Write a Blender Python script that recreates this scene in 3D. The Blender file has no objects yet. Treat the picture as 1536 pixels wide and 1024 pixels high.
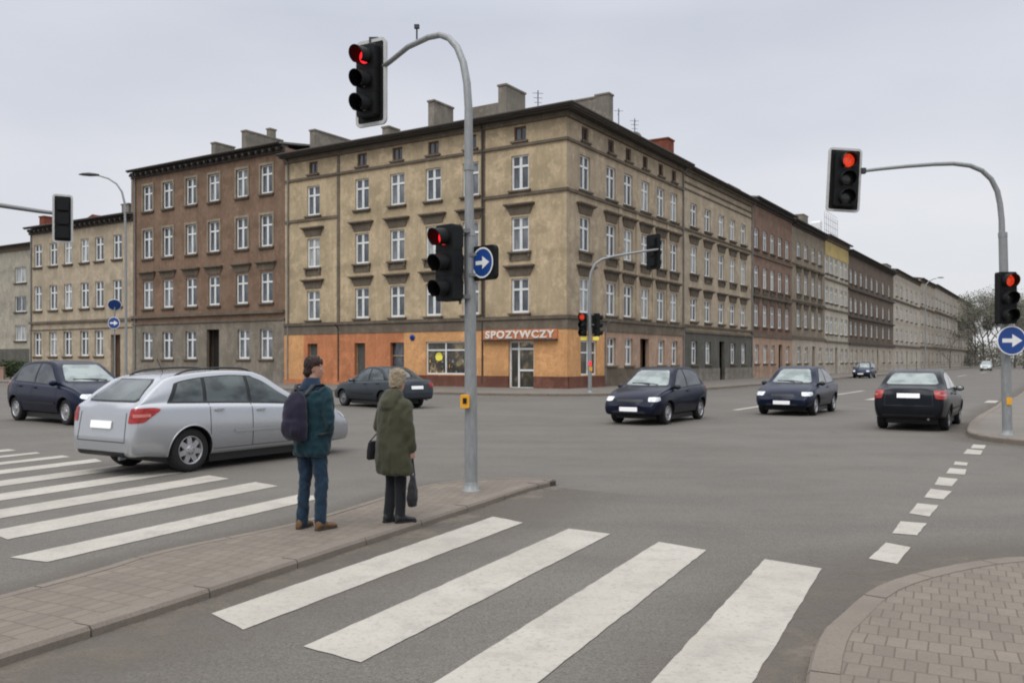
import bpy, math, random
import numpy as np
from mathutils import Vector, Matrix, noise
from mathutils.bvhtree import BVHTree
from mathutils.geometry import delaunay_2d_cdt
random.seed(7)
SC = bpy.context.scene
COL = SC.collection
F = 1305.0; H = 1.75          # lens in photo pixels, eye height in metres

def lin(c):
    return tuple((v/255/12.92) if v/255 <= .04045 else ((v/255+.055)/1.055)**2.4 for v in c)

# ------------------------------------------------------------------ materials
MATS = {}
class NT:
    def __init__(s, name):
        s.m = bpy.data.materials.new(name); s.m.use_nodes = True
        s.n = s.m.node_tree.nodes; s.l = s.m.node_tree.links
        s.b = s.n['Principled BSDF']
        MATS[name] = s.m
    def node(s, t, **kw):
        x = s.n.new(t)
        for k, v in kw.items():
            if k.startswith('i_'):
                x.inputs[k[2:]].default_value = v
            else: setattr(x, k, v)
        return x
    def link(s, a, b): s.l.new(a, b)
    def pos(s, scale=(1,1,1), rot=0):
        g = s.node('ShaderNodeNewGeometry'); mp = s.node('ShaderNodeMapping')
        mp.inputs['Scale'].default_value = scale; mp.inputs['Rotation'].default_value = (0,0,rot)
        s.link(g.outputs['Position'], mp.inputs['Vector']); return mp.outputs[0]
    def obj(s, scale=(1,1,1)):
        g = s.node('ShaderNodeTexCoord'); mp = s.node('ShaderNodeMapping')
        mp.inputs['Scale'].default_value = scale
        s.link(g.outputs['Object'], mp.inputs['Vector']); return mp.outputs[0]
    def noise(s, vec, scale, detail=5, rough=.6):
        x = s.node('ShaderNodeTexNoise'); x.inputs['Scale'].default_value = scale
        x.inputs['Detail'].default_value = detail; x.inputs['Roughness'].default_value = rough
        s.link(vec, x.inputs['Vector']); return x.outputs['Fac']
    def ramp(s, fac, stops):
        r = s.node('ShaderNodeValToRGB'); e = r.color_ramp.elements
        while len(e) < len(stops): e.new(.5)
        for k, (p, c) in enumerate(stops):
            e[k].position = p
            e[k].color = (c, c, c, 1) if not isinstance(c, tuple) else (*c[:3], 1)
        s.link(fac, r.inputs[0]); return r.outputs[0]
    def mix(s, fac, a, b, mode='MIX'):
        m = s.node('ShaderNodeMix', data_type='RGBA', blend_type=mode)
        for sock, v in ((m.inputs['Factor'], fac), (m.inputs['A'], a), (m.inputs['B'], b)):
            if hasattr(v, 'is_output'): s.link(v, sock)
            elif isinstance(v, tuple): sock.default_value = (*v[:3], 1)
            else:
                sock.default_value = v
        return m.outputs['Result']
    def bump(s, hgt, strength=.3, dist=.02, nrm=None):
        b = s.node('ShaderNodeBump'); b.inputs['Strength'].default_value = strength
        b.inputs['Distance'].default_value = dist
        s.link(hgt, b.inputs['Height'])
        if nrm is not None: s.link(nrm, b.inputs['Normal'])
        s.link(b.outputs[0], s.b.inputs['Normal']); return b.outputs[0]
    def set(s, **kw):
        for k, v in kw.items():
            k = k.replace('_', ' ')
            i = s.b.inputs[k]
            if hasattr(v, 'is_output'): s.link(v, i)
            else: i.default_value = (*v[:3], 1) if isinstance(v, tuple) else v
        return s.m

def simple(name, col, rough=.5, metal=0, coat=0, var=.12, nscale=6, emit=0, **kw):
    t = NT(name)
    n = t.noise(t.obj(), nscale, 6, .65)
    c = t.mix(t.ramp(n, [(.3, 0.), (.7, 1.)]), tuple(v*(1-var) for v in col), tuple(min(1, v*(1+var)) for v in col))
    t.set(Base_Color=c, Metallic=metal, Coat_Weight=coat, Coat_Roughness=.06)
    r = t.ramp(n, [(.3, max(0, rough*.85)), (.75, min(1, rough*1.2))])
    t.set(Roughness=r, **kw)
    if emit:
        t.set(Emission_Color=col, Emission_Strength=emit)
    return t.m

def plaster(name, col, dirt=.5, dark=.55, patch=.25, fine=14, tint=None):
    t = NT(name)
    p = t.pos()
    big = t.noise(p, .35, 6, .65)
    mid = t.noise(t.pos((1,1,.35)), 1.6, 7, .7)
    streak = t.noise(t.pos((5,5,.22)), 1.0, 5, .6)
    grain = t.noise(p, fine, 4, .7); grain2 = t.noise(p, 4.2, 6, .8)
    c2 = tint or tuple(v*dark for v in col)
    a = t.mix(t.ramp(big, [(.38, 0.), (.62, patch*2)]), col, tuple(v*.80 for v in col))
    b = t.mix(t.ramp(mid, [(.42, 0.), (.62, dirt)]), a, c2)
    blot = t.noise(t.pos((1,1,.8)), .55, 9, .78)
    b = t.mix(t.ramp(blot, [(.49, 0.), (.57, min(1, dirt*1.25))]), b, tuple(v*.50 for v in col))
    g_ = t.node('ShaderNodeNewGeometry'); sz = t.node('ShaderNodeSeparateXYZ'); t.link(g_.outputs['Position'], sz.inputs[0])
    ma = t.node('ShaderNodeMath', operation='MULTIPLY_ADD'); t.link(sz.outputs['Z'], ma.inputs[0]); ma.inputs[1].default_value = 1/3.66; ma.inputs[2].default_value = -.20
    fr_ = t.node('ShaderNodeMath', operation='FRACT'); t.link(ma.outputs[0], fr_.inputs[0])
    lv = t.ramp(fr_.outputs[0], [(0., .9), (.14, .15), (.55, 0.), (.88, .25), (1., .9)])
    lm = t.mix(1.0, lv, t.ramp(t.noise(t.pos((1.6,1.6,.5)), 1.0, 7, .75), [(.36, 0.), (.56, min(1, dirt*1.6))]), 'MULTIPLY')
    b = t.mix(lm, b, tuple(v*.42 for v in col))
    b = t.mix(t.ramp(streak, [(.48, 0.), (.66, dirt)]), b, tuple(v*.6 for v in col))
    pale = t.mix(t.ramp(t.noise(t.pos((1,1,1.3)), .9, 8, .75), [(.53, 0.), (.60, .5)]), b, tuple(min(1, v*1.22) for v in col))
    c = t.mix(t.ramp(grain, [(.35, 0.), (.65, .5)]), pale, tuple(v*.60 for v in col))
    c = t.mix(t.ramp(grain2, [(.47, 0.), (.62, .55)]), c, tuple(v*.58 for v in col))
    t.set(Base_Color=c, Roughness=.93, Specular_IOR_Level=.2)
    t.bump(grain, .25, .02)
    return t.m

def M(n): return MATS[n]
def make_materials():
    # asphalt ---------------------------------------------------------------
    t = NT('asphalt'); p = t.pos()
    g1 = t.noise(p, 55, 3, .8); g2 = t.noise(p, .22, 6, .6); g3 = t.noise(t.pos((.35,2.0,1), .57), .5, 5, .6); g4 = t.noise(p, 2.2, 8, .75)
    base = t.mix(t.ramp(g2, [(.35, 0.), (.65, 1.)]), (.130,.118,.103), (.160,.146,.128))
    base = t.mix(t.ramp(g3, [(.45, 0.), (.7, .38)]), base, (.085,.080,.073))
    base = t.mix(t.ramp(g4, [(.56, 0.), (.72, .35)]), base, (.158,.140,.118))
    base = t.mix(t.ramp(g1, [(.30, .8), (.5, 0.)]), base, (.04,.038,.035))
    base = t.mix(t.ramp(g1, [(.56, 0.), (.72, .75)]), base, (.27,.25,.22))
    g5 = t.noise(p, 19, 3, .75)
    base = t.mix(t.ramp(g5, [(.36, .25), (.5, 0.)]), base, (.065,.06,.055))
    base = t.mix(t.ramp(g5, [(.54, 0.), (.68, .22)]), base, (.225,.205,.18))
    g6 = t.noise(t.pos((1,1,1), .3), .75, 8, .8)
    base = t.mix(t.ramp(g6, [(.52, 0.), (.60, .28)]), base, (.098,.090,.080))
    w = t.node('ShaderNodeTexVoronoi', feature='DISTANCE_TO_EDGE'); w.inputs['Scale'].default_value = .22
    wv = t.node('ShaderNodeVectorMath', operation='ADD'); nz = t.node('ShaderNodeTexNoise'); nz.inputs['Scale'].default_value = 1.1; nz.inputs['Detail'].default_value = 7
    sc_ = t.node('ShaderNodeVectorMath', operation='SCALE'); sc_.inputs['Scale'].default_value = 1.3
    t.link(p, nz.inputs['Vector']); t.link(nz.outputs['Color'], sc_.inputs[0]); t.link(p, wv.inputs[0]); t.link(sc_.outputs[0], wv.inputs[1]); t.link(wv.outputs[0], w.inputs['Vector'])
    crk = t.ramp(w.outputs['Distance'], [(0., 1.), (.0032, 0.)])
    crm = t.mix(1.0, crk, t.ramp(t.noise(p, .15, 3, .5), [(.52, 0.), (.60, .55)]), 'MULTIPLY')
    base = t.mix(crm, base, (.045,.042,.038))
    t.set(Base_Color=base, Roughness=t.ramp(g4, [(.3, .78), (.7, .95)]), Specular_IOR_Level=.3)
    t.bump(g1, .55, .006)
    # dusty gutter strip
    t = NT('gutter_dust'); p = t.pos(); a = t.noise(p, 1.4, 8, .75); b = t.noise(p, 60, 3, .7)
    c = t.mix(t.ramp(a, [(.35, 0.), (.65, 1.)]), (.135,.115,.093), (.185,.157,.124))
    c = t.mix(t.ramp(b, [(.35, .5), (.55, 0.)]), c, (.06,.05,.045))
    t.set(Base_Color=c, Roughness=.95); t.bump(b, .5, .006)
    tr = t.node('ShaderNodeBsdfTransparent'); mx = t.node('ShaderNodeMixShader')
    at = t.node('ShaderNodeAttribute', attribute_name='fade')
    am = t.node('ShaderNodeMath', operation='MULTIPLY'); t.link(at.outputs['Fac'], am.inputs[0]); t.link(t.ramp(a, [(.32, .15), (.62, 1.)]), am.inputs[1])
    t.link(am.outputs[0], mx.inputs[0]); t.link(tr.outputs[0], mx.inputs[1]); t.link(t.b.outputs[0], mx.inputs[2])
    out = [n for n in t.n if n.type == 'OUTPUT_MATERIAL'][0]; t.link(mx.outputs[0], out.inputs['Surface'])
    # road paint
    t = NT('road_paint'); p = t.pos(); g = t.noise(p, 26, 5, .85); w = t.noise(p, 2.4, 8, .8); w2 = t.noise(p, .7, 4, .6)
    c = t.mix(t.ramp(w2, [(.35, 0.), (.65, 1.)]), (.37,.345,.30), (.44,.415,.365))
    c = t.mix(t.ramp(w, [(.48, 0.), (.62, .5)]), c, (.27,.25,.22))
    c = t.mix(t.ramp(g, [(.33, .75), (.47, 0.)]), c, (.22,.205,.18))
    t.set(Base_Color=c, Roughness=.8, Specular_IOR_Level=.3); t.bump(g, .4, .004)
    # block paving
    t = NT('block_paving'); p = t.pos((1,1,1), .46)
    br = t.node('ShaderNodeTexBrick', offset=.5, squash=1.0)
    for k, v in dict(Scale=1.0, **{'Mortar Size': .006, 'Mortar Smooth': .35, 'Brick Width': .115, 'Row Height': .20, 'Bias': 0.0}).items(): br.inputs[k].default_value = v
    dist = t.node('ShaderNodeVectorMath', operation='ADD'); nn = t.node('ShaderNodeTexNoise'); nn.inputs['Scale'].default_value = 2.2
    s2 = t.node('ShaderNodeVectorMath', operation='SCALE'); s2.inputs['Scale'].default_value = .035
    t.link(p, nn.inputs['Vector']); t.link(nn.outputs['Color'], s2.inputs[0]); t.link(p, dist.inputs[0]); t.link(s2.outputs[0], dist.inputs[1]); t.link(dist.outputs[0], br.inputs['Vector'])
    br.inputs['Color1'].default_value = (.215,.182,.148,1); br.inputs['Color2'].default_value = (.178,.150,.123,1); br.inputs['Mortar'].default_value = (.118,.096,.076,1)
    g = t.noise(t.pos(), 70, 4, .8); d = t.noise(t.pos(), 1.1, 7, .7)
    c = t.mix(t.ramp(d, [(.42, 0.), (.7, .55)]), br.outputs['Color'], (.125,.105,.088))
    c = t.mix(t.ramp(g, [(.3, .5), (.5, 0.)]), c, (.09,.08,.07))
    t.set(Base_Color=c, Roughness=.9, Specular_IOR_Level=.3)
    inv = t.node('ShaderNodeMath', operation='SUBTRACT'); inv.inputs[0].default_value = 1; t.link(br.outputs['Fac'], inv.inputs[1])
    n1 = t.bump(inv.outputs[0], .3, .006); t.bump(g, .35, .004, n1)
    # kerb concrete
    t = NT('kerb_concrete'); g = t.noise(t.pos(), 60, 4, .8); d = t.noise(t.pos(), 1.7, 7, .7)
    c = t.mix(t.ramp(d, [(.35, 0.), (.68, 1.)]), (.200,.168,.136), (.155,.129,.104))
    c = t.mix(t.ramp(g, [(.34, .7), (.5, 0.)]), c, (.10,.09,.08))
    t.set(Base_Color=c, Roughness=.9); t.bump(g, .4, .005)
    simple('kerb_joint', (.05,.043,.037), .95)
    t = NT('far_pavement'); d = t.noise(t.pos(), .8, 8, .7); g = t.noise(t.pos(), 18, 4, .8)
    c = t.mix(t.ramp(d, [(.35, 0.), (.68, 1.)]), (.185,.165,.14), (.135,.120,.10)); c = t.mix(t.ramp(g, [(.35, .4), (.5, 0.)]), c, (.09,.08,.07))
    t.set(Base_Color=c, Roughness=.9)
    # facades
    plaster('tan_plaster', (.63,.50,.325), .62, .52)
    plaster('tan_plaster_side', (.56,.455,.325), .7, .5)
    plaster('trim_stone', (.205,.17,.13), .6, .5)
    plaster('band_stone', (.21,.175,.135), .6, .5)
    plaster('orange_paint', (.76,.41,.185), .36, .62, .2)
    plaster('deep_orange_paint', (.64,.26,.125), .42, .62, .35)
    plaster('plinth_red', (.23,.105,.075), .6, .5)
    plaster('pink_plaster', (.52,.36,.26), .5, .55)
    plaster('brown_render', (.27,.175,.12), .5, .6, .3, tint=(.25,.20,.155))
    plaster('grey_ground_floor', (.31,.27,.215), .7, .45)
    plaster('pale_trim', (.37,.315,.235), .5, .55)
    plaster('yellow_beige', (.56,.465,.34), .5, .6)
    plaster('grey_green', (.155,.15,.13), .6, .5)
    plaster('brick_red', (.29,.19,.14), .6, .6, tint=(.17,.13,.10))
    plaster('brown_grey', (.34,.285,.215), .6, .55)
    plaster('yellow_paint', (.62,.48,.20), .35, .6)
    plaster('cream_plaster', (.60,.55,.45), .4, .6)
    plaster('dark_brick', (.21,.16,.125), .6, .6)
    plaster('hazed_cream', (.60,.54,.45), .55, .6)  # lightened to put distance haze into the wall colour
    plaster('hazed_buff', (.55,.48,.39), .55, .6)  # distance haze mixed into this colour as well
    plaster('block_grey', (.48,.44,.36), .5, .6)
    plaster('chimney_render', (.30,.27,.225), .6, .55)
    plaster('chimney_brick', (.26,.085,.055), .5, .6)
    simple('eave_dark', (.045,.038,.032), .8, nscale=2)
    simple('roof_felt', (.17,.165,.155), .9, nscale=1.5, var=.3)
    simple('zinc', (.20,.20,.195), .55, .4, nscale=2, var=.25)
    simple('window_white', (.70,.71,.70), .45, nscale=3, var=.08)
    simple('window_brown', (.10,.055,.035), .6)
    simple('dark_void', (.012,.010,.009), .9)
    for nm, c1, c2 in (('pane_dark', (.035,.042,.05), (.10,.115,.13)), ('pane_mid', (.08,.09,.10), (.20,.215,.225)), ('pane_curtain', (.22,.23,.23), (.42,.43,.42))):
        t = NT(nm); n = t.noise(t.obj((3,1,.6)), 1.5, 4, .6)
        t.set(Base_Color=t.mix(t.ramp(n, [(.4,0.),(.6,1.)]), c1, c2), Roughness=.08, Specular_IOR_Level=.8)
    t = NT('shop_glass_glow'); n = t.noise(t.obj(), 1.1, 4, .6)
    t.set(Base_Color=t.mix(t.ramp(n, [(.45,0.),(.65,1.)]), (.035,.033,.028), (.10,.085,.06)), Roughness=.06, Emission_Color=t.mix(t.ramp(n, [(.56,0.),(.72,1.)]), (.010,.008,.006), (.62,.46,.22)), Emission_Strength=.35)  # patchy warm emission painted into the pane to suggest a lit shop
    # metal and signals
    t = NT('galvanised'); n = t.noise(t.pos((8,8,2)), 3, 6, .7); n2 = t.noise(t.pos(), 40, 3, .7)
    c = t.mix(t.ramp(n, [(.3,0.),(.7,1.)]), (.22,.23,.232), (.32,.33,.33)); c = t.mix(t.ramp(n2, [(.55,0.),(.75,.35)]), c, (.22,.22,.22))
    t.set(Base_Color=c, Roughness=.55, Metallic=.35)
    simple('galvanised_dark', (.17,.175,.18), .55, .4, nscale=5)
    simple('signal_black', (.006,.0065,.007), .6, nscale=8, var=.3, Specular_IOR_Level=.25)
    simple('signal_grey', (.035,.037,.04), .6, nscale=8, var=.3)
    simple('board_border', (.50,.50,.49), .5, nscale=5)
    simple('lens_off', (.02,.022,.02), .15)
    t = NT('lens_red'); v = t.node('ShaderNodeTexVoronoi'); v.inputs['Scale'].default_value = 60; t.link(t.obj(), v.inputs['Vector'])
    lw = t.node('ShaderNodeLayerWeight'); lw.inputs[0].default_value = .4
    col = t.mix(t.ramp(v.outputs['Distance'], [(.1,0.),(.6,1.)]), (1.0,.13,.03), (.50,.02,.008))
    t.set(Base_Color=(.5,.02,.01), Roughness=.2, Emission_Color=col, Emission_Strength=.80)
    t = NT('lens_red_side'); t.set(Base_Color=(.35,.01,.01), Roughness=.25, Emission_Color=(.95,.02,.03), Emission_Strength=1.3)
    simple('sign_blue', (.010,.055,.24), .4, nscale=4)
    simple('sign_white', (.78,.78,.77), .5, nscale=8, var=.05)
    simple('yellow_box', (.75,.36,.02), .5, nscale=12)
    simple('yellow_lamp', (.75,.66,.10), .4, nscale=12, emit=.15)
    simple('lettering', (.72,.67,.60), .6)
    simple('sign_panel', (.50,.175,.075), .7, nscale=3, var=.15)
    # cars
    simple('tyre', (.012,.012,.012), .85, nscale=20)
    simple('rim_silver', (.42,.42,.43), .35, .6, nscale=10)
    simple('rim_dull', (.20,.205,.215), .4, .6, nscale=10)
    simple('car_black', (.010,.010,.011), .5, nscale=20)
    simple('plate_white_glow', (.92,.92,.92), .4, var=.02, emit=.12)  # faint emission added so the plates read as glaring white
    simple('chrome', (.6,.6,.6), .18, .9, nscale=10)
    t = NT('headlight_glass'); n = t.noise(t.obj((1,1,1)), 9, 3, .6)
    t.set(Base_Color=t.mix(t.ramp(n, [(.4,0.),(.6,1.)]), (.42,.44,.45), (.80,.82,.82)), Roughness=.12, Metallic=.25, Coat_Weight=1.0, Coat_Roughness=.03)
    t = NT('tail_red'); n = t.noise(t.obj((2,2,8)), 5, 2, .5)
    t.set(Base_Color=t.mix(t.ramp(n, [(.45,0.),(.55,1.)]), (.26,.006,.006), (.38,.015,.010)), Roughness=.3, Coat_Weight=.25, Coat_Roughness=.08)
    simple('tail_clear', (.50,.14,.12), .2, coat=1.0, nscale=10)
    simple('tail_orange', (.55,.15,.02), .2, coat=1.0)
    for nm, c1, c2, r, mt in (('car_glass', (.040,.050,.048), (.10,.12,.115), .08, .40), ('car_glass_pale', (.13,.16,.155), (.25,.29,.28), .16, .42), ('car_glass_dark', (.012,.016,.017), (.05,.06,.062), .10, .3)):
        t = NT(nm); n = t.noise(t.obj((1.2,1.2,2.6)), 1.7, 3, .5)
        t.set(Base_Color=t.mix(t.ramp(n, [(.42,0.),(.58,1.)]), c1, c2), Roughness=r, Metallic=mt, Coat_Weight=.6, Coat_Roughness=.05)  # pale mottled tones put sky reflections into the glass colour
    for nm, c, mt, r in (('paint_silver', (.43,.445,.465), .55, .27), ('paint_navy', (.004,.008,.028), .25, .32), ('paint_black_blue', (.004,.007,.022), .25, .32),
                         ('paint_slate', (.050,.060,.070), .45, .32), ('paint_midnight', (.006,.011,.030), .25, .32), ('paint_blue', (.010,.018,.05), .3, .3), ('paint_pale', (.38,.42,.42), .3, .3), ('paint_charcoal', (.006,.008,.012), .3, .32)):
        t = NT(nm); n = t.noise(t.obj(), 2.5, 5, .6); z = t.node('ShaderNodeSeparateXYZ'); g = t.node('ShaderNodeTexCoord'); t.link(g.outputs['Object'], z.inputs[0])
        low = t.ramp(z.outputs['Z'], [(.18, .55), (.62, 0.)])  # lower body toned by colour: painted road reflection plus road dust
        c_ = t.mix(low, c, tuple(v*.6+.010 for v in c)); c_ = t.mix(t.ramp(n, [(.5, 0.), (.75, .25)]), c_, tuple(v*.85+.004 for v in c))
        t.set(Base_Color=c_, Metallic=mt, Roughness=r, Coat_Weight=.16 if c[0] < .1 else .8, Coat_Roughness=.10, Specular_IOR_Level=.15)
    # people
    def cloth(name, c, sc=120, var=.25, rough=.85):
        t = NT(name); n = t.noise(t.obj(), sc, 3, .7); b = t.noise(t.obj((1,1,.5)), 7, 6, .65)
        cc = t.mix(t.ramp(b, [(.3,0.),(.7,1.)]), tuple(v*(1-var) for v in c), tuple(v*(1+var) for v in c))
        t.set(Base_Color=cc, Roughness=rough, Specular_IOR_Level=.25, Sheen_Weight=.15); t.bump(b, .5, .02); 
    cloth('teal_jacket', (.005,.028,.038), 120, .15); cloth('jeans', (.010,.027,.050)); cloth('purple_nylon', (.012,.009,.024)); cloth('olive_parka', (.046,.046,.026), 120, .12)
    cloth('black_trousers', (.010,.011,.014)); cloth('black_leather', (.012,.012,.015), 60, .3, .5); cloth('brown_suede', (.13,.070,.030)); cloth('sole', (.05,.035,.022)); cloth('navy_collar', (.008,.022,.048))
    cloth('skin', (.36,.20,.145), 200, .06, .55); cloth('brown_hair', (.022,.010,.007), 90, .5, .6); cloth('blonde_hair', (.25,.20,.135), 90, .35, .6); cloth('lip', (.30,.10,.085), 50, .1); cloth('eye_white', (.6,.6,.58), 50, .05, .3); cloth('iris', (.03,.02,.015), 50, .1, .2)
    # vegetation
    for nm, a, b in (('leaf_dull', (.13,.13,.10), (.21,.205,.16)), ('leaf_hedge', (.028,.045,.018), (.06,.085,.03)), ('bud_grey', (.16,.155,.13), (.26,.245,.20))):
        t = NT(nm); o = t.node('ShaderNodeNewGeometry'); t.set(Base_Color=t.mix(o.outputs['Random Per Island'], a, b), Roughness=.85)
    simple('bark', (.12,.105,.09), .95, nscale=3, var=.3)
    simple('earth', (.11,.10,.075), .95, nscale=.4, var=.3)
    simple('wall_pink', (.33,.22,.165), .9, nscale=2)
make_materials()

# ------------------------------------------------------------------ mesh builder
class MB:
    def __init__(s): s.v = []; s.f = []; s.mi = []; s.sm = []
    def add(s, vs, fs, mi=0, smooth=False):
        o = len(s.v); s.v += [tuple(v) for v in vs]
        for f in fs: s.f.append(tuple(i+o for i in f)); s.mi.append(mi); s.sm.append(smooth)
        return s
    def box(s, c, size, X=(1,0,0), Y=(0,1,0), Z=(0,0,1), mi=0):
        c = Vector(c); X = Vector(X); Y = Vector(Y); Z = Vector(Z)
        hx, hy, hz = [k/2 for k in size]
        vs = [c+X*(a*hx)+Y*(b*hy)+Z*(d*hz) for d in (-1,1) for b in (-1,1) for a in (-1,1)]
        return s.add(vs, [(0,2,3,1),(4,5,7,6),(0,1,5,4),(2,6,7,3),(0,4,6,2),(1,3,7,5)], mi)
    def bevbox(s, c, size, r=.02, X=(1,0,0), Y=(0,1,0), Z=(0,0,1), mi=0, n=3):
        # box with the four edges along Y rounded and a small front chamfer
        c = Vector(c); X = Vector(X); Y = Vector(Y); Z = Vector(Z); hx, hy, hz = [k/2 for k in size]
        ring = []
        for cx, cz, a0 in ((1,1,0),(-1,1,90),(-1,-1,180),(1,-1,270)):
            for k in range(n+1):
                a = math.radians(a0+90*k/n); ring.append((cx*(hx-r)+r*math.cos(a), cz*(hz-r)+r*math.sin(a)))
        m = len(ring); rows = []
        for y, q in ((-hy, .985), (-hy+r*.35, 1), (hy-r*.35, 1), (hy, .985)):
            rows.append([c+X*(x*q)+Y*y+Z*(z*q) for x, z in ring])
        vs = [p for rw in rows for p in rw]; fs = []
        for j in range(3):
            for i in range(m): fs.append((j*m+i, j*m+(i+1)%m, (j+1)*m+(i+1)%m, (j+1)*m+i))
        fs += [tuple(range(m))[::-1], tuple(3*m+i for i in range(m))]
        return s.add(vs, fs, mi)
    def tube(s, pts, r, n=12, caps=True, mi=0, closed=False):
        pts = [Vector(p) for p in pts]; m = len(pts)
        rr = r if isinstance(r, (list, tuple)) else [r]*m
        up = Vector((0,0,1)); prev = None; rows = []
        for i, p in enumerate(pts):
            if closed: d = pts[(i+1)%m]-pts[i-1]
            else: d = pts[min(i+1, m-1)]-pts[max(i-1, 0)]
            d.normalize()
            if prev is None:
                a = d.cross(up)
                if a.length < .05: a = d.cross(Vector((0,1,0)))
            else: a = prev - d*prev.dot(d)
            a.normalize(); b = d.cross(a); prev = a
            rows.append([p+(a*math.cos(2*math.pi*k/n)+b*math.sin(2*math.pi*k/n))*rr[i] for k in range(n)])
        vs = [q for rw in rows for q in rw]; fs = []
        for j in range(m if closed else m-1):
            for k in range(n): fs.append((j*n+k, j*n+(k+1)%n, ((j+1)%m)*n+(k+1)%n, ((j+1)%m)*n+k))
        s.add(vs, fs, mi, True)
        if caps and not closed:
            s.add(rows[0], [tuple(range(n))[::-1]], mi); s.add(rows[-1], [tuple(range(n))], mi)
        return s
    def lathe(s, prof, c, axis, n=32, mi=0, smooth=True):
        c = Vector(c); ax = Vector(axis).normalized()
        a = ax.cross(Vector((0,0,1)));
        if a.length < .05: a = Vector((1,0,0))
        a.normalize(); b = ax.cross(a); m = len(prof)
        vs = [c+ax*h+(a*math.cos(2*math.pi*k/n)+b*math.sin(2*math.pi*k/n))*r for h, r in prof for k in range(n)]
        fs = [(j*n+k, j*n+(k+1)%n, (j+1)*n+(k+1)%n, (j+1)*n+k) for j in range(m-1) for k in range(n)]
        return s.add(vs, fs, mi, smooth)
    def prism(s, poly, z0, z1, mi=0):
        n = len(poly); vs = [(x, y, z0) for x, y in poly]+[(x, y, z1) for x, y in poly]
        fs = [tuple(range(n))[::-1], tuple(range(n, 2*n))]+[(i, (i+1)%n, n+(i+1)%n, n+i) for i in range(n)]
        return s.add(vs, fs, mi)
    def loft(s, rings, n=20, mi=0):
        # rings: (centre, rx, ry, [rotation about z], [tilt vector normal]); closed ends
        rows = []
        for rg in rings:
            c, rx, ry = Vector(rg[0]), rg[1], rg[2]; nrm = Vector(rg[3]).normalized() if len(rg) > 3 else Vector((0,0,1))
            q = Vector((0,0,1)).rotation_difference(nrm) if nrm.z > -.999 else Matrix.Rotation(math.pi, 3, 'X').to_quaternion()
            rows.append([c+q@Vector((rx*math.cos(2*math.pi*k/n), ry*math.sin(2*math.pi*k/n), 0)) for k in range(n)])
        m = len(rows); vs = [p for r_ in rows for p in r_]
        fs = [(j*n+k, j*n+(k+1)%n, (j+1)*n+(k+1)%n, (j+1)*n+k) for j in range(m-1) for k in range(n)]
        fs += [tuple(range(n))[::-1], tuple((m-1)*n+k for k in range(n))]
        return s.add(vs, fs, mi, True)
    def ball(s, c, r, n=14, mi=0):
        c = Vector(c); r = r if isinstance(r, (tuple, list)) else (r, r, r); rings = []
        for j in range(1, n//2+1):
            t = math.pi*j/(n//2+1)
            rings.append((c+Vector((0,0,-r[2]*math.cos(t))), r[0]*math.sin(t), r[1]*math.sin(t)))
        rings = [(c+Vector((0,0,-r[2]*.995)), r[0]*.08, r[1]*.08)]+rings+[(c+Vector((0,0,r[2]*.995)), r[0]*.08, r[1]*.08)]
        return s.loft(rings, n, mi)
    def mesh(s, name, mats, origin=(0,0,0)):
        me = bpy.data.meshes.new(name); o = Vector(origin)
        me.from_pydata([tuple(Vector(v)-o) for v in s.v], [], s.f)
        for m in mats: me.materials.append(M(m) if isinstance(m, str) else m)
        me.polygons.foreach_set('material_index', s.mi); me.polygons.foreach_set('use_smooth', s.sm)
        me.update(); return me
    def build(s, name, mats, parent=None, loc=(0,0,0), world=False):
        """world=True: the vertices are in world coordinates; parent is an unrotated Empty"""
        if isinstance(mats, (str, bpy.types.Material)): mats = [mats]
        org = parent.location if (world and parent is not None) else (0,0,0)
        me = s.mesh(name, mats, org)
        o = bpy.data.objects.new(name, me); COL.objects.link(o); o.parent = parent; o.location = loc
        return o

def tag(o, label=None, cat=None, group=None, kind=None):
    if label: o['label'] = label
    if cat: o['category'] = cat
    if group: o['group'] = group
    if kind: o['kind'] = kind
    return o
def empty(name, loc, label, cat, group=None, rz=0):
    o = bpy.data.objects.new(name, None); o.empty_display_size = .3; COL.objects.link(o); o.location = loc; o.rotation_euler = (0,0,rz)
    return tag(o, label, cat, group)
def inst(me, name, parent, loc, rz=0, rot=None):
    o = bpy.data.objects.new(name, me); COL.objects.link(o); o.parent = parent; o.location = loc
    o.rotation_euler = rot or (0,0,rz); return o
def evaluated(o, name):
    dg = bpy.context.evaluated_depsgraph_get(); dg.update()
    me = bpy.data.meshes.new_from_object(o.evaluated_get(dg)); me.name = name; return me
def at(px, py, Y): return Vector(((px-768)/F*Y, Y, H+(540-py)/F*Y))

# ------------------------------------------------------------------ camera, light, sky
cam = bpy.data.cameras.new('camera'); co = bpy.data.objects.new('camera', cam); COL.objects.link(co)
cam.sensor_width = 36; cam.lens = 36*F/1536; cam.shift_y = (540-512)/1536; cam.clip_end = 3000; cam.clip_start = .1
co.location = (0,0,H); co.rotation_euler = (math.radians(90), 0, 0); SC.camera = co
SC.view_settings.view_transform = 'Standard'; SC.view_settings.look = 'None'; SC.view_settings.exposure = 0
SC.cycles.filter_width = 2.0
SC.cycles.max_bounces = 6
EL, AZ = math.radians(52), math.radians(205)
sun = bpy.data.lights.new('sun', 'SUN'); sun.energy = 1.15; sun.angle = math.radians(35); sun.color = (1,.97,.93)
so = bpy.data.objects.new('sun', sun); COL.objects.link(so); so.location = (0,-20,40)
sd = Vector((math.sin(AZ)*math.cos(EL), math.cos(AZ)*math.cos(EL), math.sin(EL)))
so.rotation_euler = sd.to_track_quat('Z', 'Y').to_euler()
W = bpy.data.worlds.new('World'); SC.world = W; W.use_nodes = True
n, l = W.node_tree.nodes, W.node_tree.links; bg = n['Background']; bg.inputs[1].default_value = .1
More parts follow.
